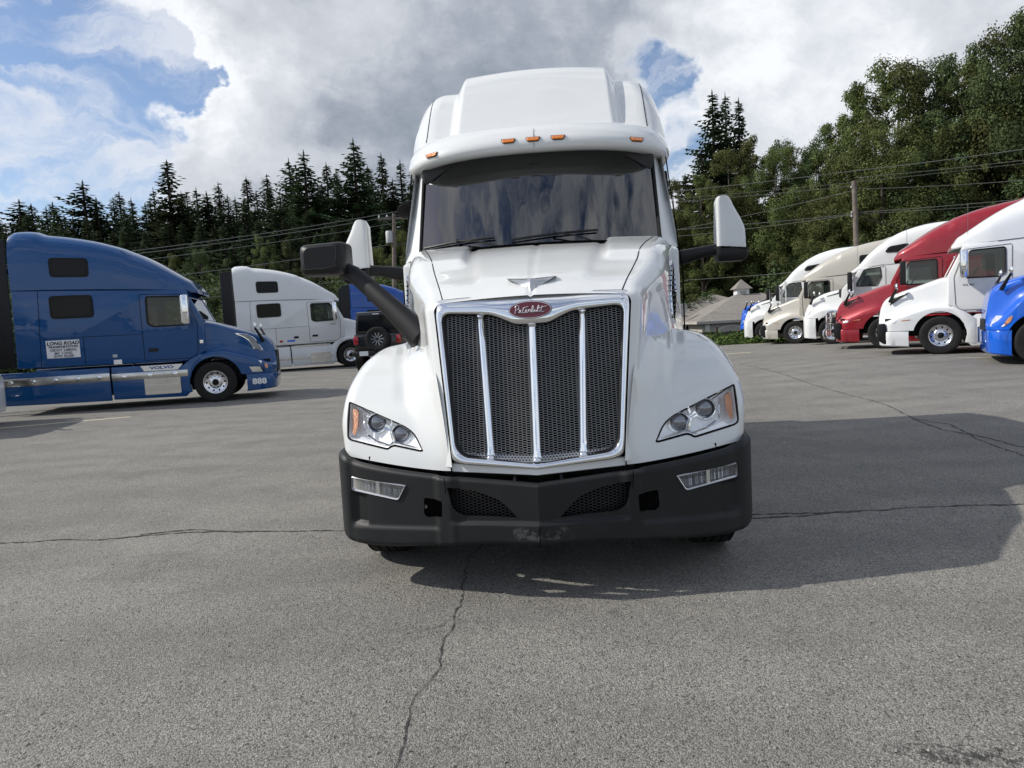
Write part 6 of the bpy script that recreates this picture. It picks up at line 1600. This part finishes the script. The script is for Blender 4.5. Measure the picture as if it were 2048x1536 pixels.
# ================================================================== trees
def conifer(seed, h=20, rad=3.6, gap=.0, wob=.25):
    rg = np.random.RandomState(seed); Q = []
    z = h * (.06 + gap)
    ph = rg.rand(6) * 6.28
    while z < h * .99:
        f = z / h; rr = rad * (1 - f) ** .92 + .08
        nb_ = max(3, int(4 + 4 * (1 - f))); a0 = rg.rand() * 6.28
        for k in range(nb_):
            if rg.rand() < .12: continue
            a = a0 + 6.283 * k / nb_ + rg.normal() * .3
            lop = 1 + .22 * math.sin(a + ph[0] + f * 5) + .16 * math.sin(2 * a + ph[1] - f * 11)
            L = rr * lop * (.50 + .75 * rg.rand()); zz0 = z + rg.normal() * .12
            if rg.rand() < .05: L *= 1.4
            droop = -.42 * (1 - f) ** .7 + .62 * f ** 2 + rg.normal() * .10
            n = max(2, int(L / .23)); al = np.array([math.cos(a), math.sin(a), 0.]); side = np.array([-math.sin(a), math.cos(a), 0])
            for j in range(n):
                t = (j + .7) / n; c = al * L * t + np.array([0, 0, zz0 + L * (droop * t + .22 * t * t)])
                wd = (.50 * (1 - t) + .13) * (.6 + .7 * rg.rand()) * min(1, .35 + rr / 2.2)
                for sg in (-1, 1):
                    tip = c + side * sg * wd + al * .18 - np.array([0, 0, (.10 + .20 * rg.rand()) * min(1, wd * 2.5)])
                    Q += [c - al * .13, tip - al * .07, tip + al * .07, c + al * .12]
                if rr > .6: Q += [c - al * .12, c - al * .03 - np.array([0, 0, .30 * rg.rand() + .08]), c + al * .08 - np.array([0, 0, .22]), c + al * .12]
        z += (.22 + .13 * rg.rand()) * (1.0 if f < .8 else .8)
    for k in range(7):
        zz = h * .985 + k * .10; s_ = .11 * (1 - k / 8); t_ = rg.rand() * 3
        Q += [np.array([-s_ * math.cos(t_), -s_ * math.sin(t_), zz]), np.array([0, 0, zz + .22]), np.array([s_ * math.cos(t_), s_ * math.sin(t_), zz + .03]), np.array([0, 0, zz - .05])]
    tr = MB().tube([(0, 0, -1.0), (0, 0, h * .5), (0, 0, h * 1.01)], [.26 * h / 20, .16 * h / 20, .03], 7).mesh('trunk'); tr.materials.append(M['bark'])
    return tr, quads_mesh('crown', np.array(Q), 'conifer')
def broadleaf(seed, h=20, rad=5.5, n=40000, mt='leaf', low=.10, size=.19, tall=1.0):
    rg = np.random.RandomState(seed); cs_, rs_ = [], []
    nl = 60
    for k in range(nl):
        f = low + (1 - low) * (k + rg.rand()) / nl; f = min(f, .985)
        env = rad * (math.sin(math.pi * min(1, (f - low + .08) / (1.10 - low)) ** .85)) ** .65
        a = rg.rand() * 6.28; q = env * (.25 + .72 * rg.rand() ** .6); r_ = rad * (.14 + .15 * rg.rand()) * (1 if f < .75 else .66)
        cs_.append((math.cos(a) * q, math.sin(a) * q, f * h - r_ * .35)); rs_.append(r_)
    # stray sprigs breaking the outline
    for k in range(26):
        a = rg.rand() * 6.28; f = .35 + .66 * rg.rand(); env = rad * (math.sin(math.pi * min(1, (f - low + .08) / (1.10 - low)) ** .85)) ** .65
        cs_.append((math.cos(a) * env * 1.02, math.sin(a) * env * 1.02, f * h)); rs_.append(.30 + .42 * rg.rand())
    V = leaf_cloud(cs_, rs_, n, size, seed, .95, .35, .35)
    t = MB().tube([(0, 0, -1), (.1, .1, h * .35), (-.1, 0, h * .7), (0, 0, h * .92)], [.30, .22, .12, .03], 8)
    for k in range(16):
        c = cs_[int(rg.rand() * nl)]; z0 = max(.12 * h, c[2] * .62); t.tube([(0, 0, z0), (c[0] * .5, c[1] * .5, (z0 + c[2]) / 2 + .2), (c[0] * .95, c[1] * .95, c[2])], [.11, .07, .02], 5)
    tr = t.mesh('trunk'); tr.materials.append(M['bark']); return tr, quads_mesh('crown', V, mt)
CON = [conifer(11, 20, 3.6), conifer(12, 20, 3.0, .05), conifer(13, 20, 4.2), conifer(14, 20, 3.3, .0), conifer(15, 20, 2.7, .08), conifer(16, 20, 4.6)]
BRD = [broadleaf(21, 20, 5.2), broadleaf(22, 20, 6.4, low=.08), broadleaf(23, 20, 4.6, low=.1), broadleaf(24, 20, 5.8, mt='leaf_dark'), broadleaf(25, 20, 5.0, mt='leaf_dark', low=.06)]
LOWB = [broadleaf(31, 8, 4.2, 12000, 'leaf', -.05, .17), broadleaf(32, 8, 5.0, 13000, 'leaf_dark', -.05, .23), broadleaf(33, 8, 3.6, 11000, 'leaf', -.05, .21)]
def plant(kind, name, px, py, Y, wide, label, group, rz=None, cat='tree'):
    """a tree whose top stands where the photograph shows it, rooted on the slope at its own distance"""
    tr, cr = kind; H0 = {True: 20.0, False: 8.0}[kind not in LOWB]
    p = at_depth(px, py, Y); zb = float(land(p.x, Y)) - .1; h = p.z - zb; s_ = h / H0
    o = empty(name, (p.x, Y, zb), random.uniform(0, 6.28) if rz is None else rz); tag(o, label, cat, group)
    wx = s_ ** .5 * wide
    for nm, me in (('trunk', tr), ('crown', cr)):
        c = bpy.data.objects.new(nm, me); COL.objects.link(c); c.parent = o; c.scale = (wx, wx, s_)
    return o
G1 = 'conifers of the dark wood on the left'; G2 = 'broadleaf trees of the wooded slope'; G3 = 'bushes at the foot of the wood'
rr = random.Random(4)
L1_ = 'dark conifer in the wood behind the left-hand trucks'; L2_ = 'leafy green tree on the wooded slope'; L3_ = 'leafy bush at the foot of the wood'
ORD = ['first', 'second', 'third', 'fourth', 'fifth', 'sixth', 'seventh', 'eighth', 'ninth', 'tenth', 'eleventh', 'twelfth', 'thirteenth', 'fourteenth', 'fifteenth', 'sixteenth', 'seventeenth', 'eighteenth', 'nineteenth', 'twentieth', 'twenty-first', 'twenty-second', 'twenty-third', 'twenty-fourth', 'twenty-fifth', 'twenty-sixth', 'twenty-seventh', 'twenty-eighth', 'twenty-ninth', 'thirtieth', 'thirty-first', 'thirty-second', 'thirty-third']
SKY_L = [(-60, 420, 80, 1.2, 0), (38, 403, 80, 1.5, 2), (62, 410, 84, 1.2, 5), (105, 408, 76, 1.15, 0), (128, 432, 84, 1.0, 3), (165, 366, 74, 1.35, 2), (192, 398, 82, 1.1, 1), (238, 388, 78, 1.1, 0), (262, 400, 86, 1.0, 4), (290, 410, 80, 1.1, 3),
        (333, 325, 72, 1.25, 0), (306, 380, 80, .9, 4), (362, 386, 82, .9, 1), (392, 380, 76, 1.0, 4), (436, 368, 80, 1.0, 3), (415, 395, 74, 1.1, 0), (470, 398, 84, 1.0, 1), (492, 358, 78, 1.05, 0), (533, 352, 76, 1.0, 3), (512, 385, 84, .9, 4),
        (577, 322, 76, 1.0, 1), (607, 306, 72, 1.15, 2), (592, 350, 82, 1.0, 3), (652, 330, 78, .95, 0), (672, 342, 84, .9, 4), (635, 370, 80, 1.0, 1), (706, 284, 72, 1.2, 2), (735, 335, 80, 1.1, 0), (762, 312, 78, 1.0, 3), (725, 360, 74, 1.0, 1), (800, 325, 80, 1.0, 4), (830, 340, 78, 1.1, 0), (880, 330, 80, 1.1, 2), (960, 340, 82, 1.1, 1), (1040, 350, 84, 1.1, 0), (1120, 345, 82, 1.1, 3), (1210, 350, 82, 1.1, 2), (1300, 360, 84, 1.1, 1)]
vis = sorted([t for t in SKY_L if 0 < t[0] < 835])
for t in SKY_L:
    px, py, Y, wd, k = t
    if t in vis:
        i = vis.index(t); tall = 'tall pointed' if py < 330 else ('mid-height' if py < 375 else 'shorter')
        where = 'above the blue truck' if px < 370 else ('above the white truck' if px < 690 else 'beside the big cab')
        lb = tall + ' dark skyline conifer ' + where + ', ' + ORD[i] + ' from the left'
    else: lb = 'dark conifer of the wood hidden behind the big white truck'
    plant(CON[k], 'conifer_tree', px, py, Y, wd * 1.55, lb, G1)
for i in range(34):
    px = -50 + i * 27 + rr.uniform(-10, 10); plant(CON[rr.randrange(6)], 'conifer_tree', px, np.interp(px, [0, 150, 330, 500, 600, 720, 850], [440, 420, 400, 400, 370, 365, 370]) + rr.uniform(-14, 22), rr.uniform(72, 78), rr.uniform(1.2, 1.6), 'dark conifer standing between the taller ones of the left skyline', G1)
for i in range(30):       # lower conifers in front, filling the wood
    px = -60 + i * 32 + rr.uniform(-12, 12); plant(CON[rr.randrange(6)], 'conifer_tree', px, rr.uniform(410, 470) - (px > 500) * 20, rr.uniform(62, 70), rr.uniform(1.1, 1.5), 'dark conifer crowded in the lower part of the left wood', G1)
for i in range(9):
    px = 350 + i * 58 + rr.uniform(-15, 15); plant(BRD[rr.randrange(5)], 'broadleaf_tree', px, rr.uniform(455, 520), rr.uniform(55, 57), rr.uniform(.5, .65), 'paler green leafy tree in front of the left conifers', G2)
for i in range(24):
    px = -100 + i * 40 + rr.uniform(-15, 15); plant(CON[rr.randrange(6)], 'conifer_tree', px, rr.uniform(455, 515), rr.uniform(57, 60), rr.uniform(1.2, 1.5), 'low dark conifer at the front of the left wood', G1)
for i in range(18):
    px = -80 + i * 53 + rr.uniform(-15, 15); plant(LOWB[1], 'bush', px, rr.uniform(545, 590), rr.uniform(50, 54), rr.uniform(.9, 1.2), 'leafy bush low behind the left-hand trucks', G3, cat='bush')
# the pair of firs standing above the right-hand trees
for px, py, Y, wd, k, lb in [(1424, 186, 82, 1.25, 2, 'tallest dark fir above the broadleaf trees, right of the truck roof'), (1450, 192, 84, 1.0, 0, 'dark fir between two others above the broadleaf trees'), (1477, 202, 82, 1.15, 3, 'dark fir on the right of the three above the broadleaf trees'), (1402, 300, 80, 1.1, 5, 'lower dark fir left of the three tall ones'), (1370, 350, 80, 1.1, 0, 'small dark fir close to the truck mirror')]:
    plant(CON[k], 'fir_tree', px, py, Y, wd * 1.3, lb, None)
SKY_R = [(1345, 360, 66, .7, 0), (1400, 352, 64, .7, 2), (1455, 300, 66, .8, 0), (1505, 280, 66, .8, 2), (1550, 300, 64, .8, 1), (1600, 296, 66, .85, 0), (1560, 285, 70, .8, 3), (1650, 250, 64, .75, 4), (1632, 300, 68, .8, 2), (1705, 185, 62, .8, 2), (1750, 145, 60, .85, 0), (1795, 120, 60, .9, 1), (1845, 150, 62, .85, 4),
        (1885, 115, 60, .85, 3), (1930, 118, 60, .85, 0), (1968, 85, 56, .8, 4), (2010, 50, 56, .85, 1), (2060, 15, 54, .9, 3), (2120, 0, 54, .9, 0), (2200, -20, 54, .9, 1)]
vis = sorted([t for t in SKY_R if t[0] < 2070])
for t in SKY_R:
    px, py, Y, wd, k = t
    if t in vis:
        i = vis.index(t); where = 'near the mirror' if px < 1640 else ('above the pole' if px < 1800 else 'at upper right')
        lb = ('towering' if py < 160 else 'mid-height') + ' leafy skyline tree ' + where + ', ' + ORD[i] + ' from the cab'
    else: lb = 'tall leafy tree just past the right picture edge'
    plant(BRD[k], 'broadleaf_tree', px, py, Y, wd * .98, lb, G2)
for i in range(17):
    px = 1350 + i * 50 + rr.uniform(-15, 15); plant(BRD[rr.randrange(5)], 'broadleaf_tree', px, np.interp(px, [1350, 1650, 1800, 2100], [400, 350, 250, 200]) + rr.uniform(-20, 50), rr.uniform(55, 58) if px > 1640 else 68.5, rr.uniform(.8, 1.0), 'leafy tree in the middle depth of the right-hand slope', G2)
for i in range(13):
    px = 1340 + i * 62 + rr.uniform(-15, 15); plant(BRD[rr.randrange(5)], 'broadleaf_tree', px, np.interp(px, [1350, 1800, 2100], [480, 400, 340]) + rr.uniform(-20, 30), rr.uniform(56, 58) if px > 1600 else rr.uniform(66, 68), rr.uniform(.7, .9), 'lower leafy tree at the front of the right-hand slope', G2)
for i in range(12):
    px = 1330 + i * 34 + rr.uniform(-8, 8); plant(LOWB[rr.randrange(3)], 'bush', px, rr.uniform(520, 560), 67, rr.uniform(.7, .9), 'leafy bush behind the grey house roofs', G3, cat='bush')
for i in range(14):
    px = 860 + i * 38; plant(LOWB[rr.randrange(3)], 'bush', px, 560, 56, 1.2, 'leafy bush hidden behind the big white truck', G3, cat='bush')
for i in range(10):
    px = 1600 + i * 60; plant(LOWB[rr.randrange(3)], 'bush', px, 520, 57, 1.2, 'leafy bush behind the right-hand row of trucks', G3, cat='bush')
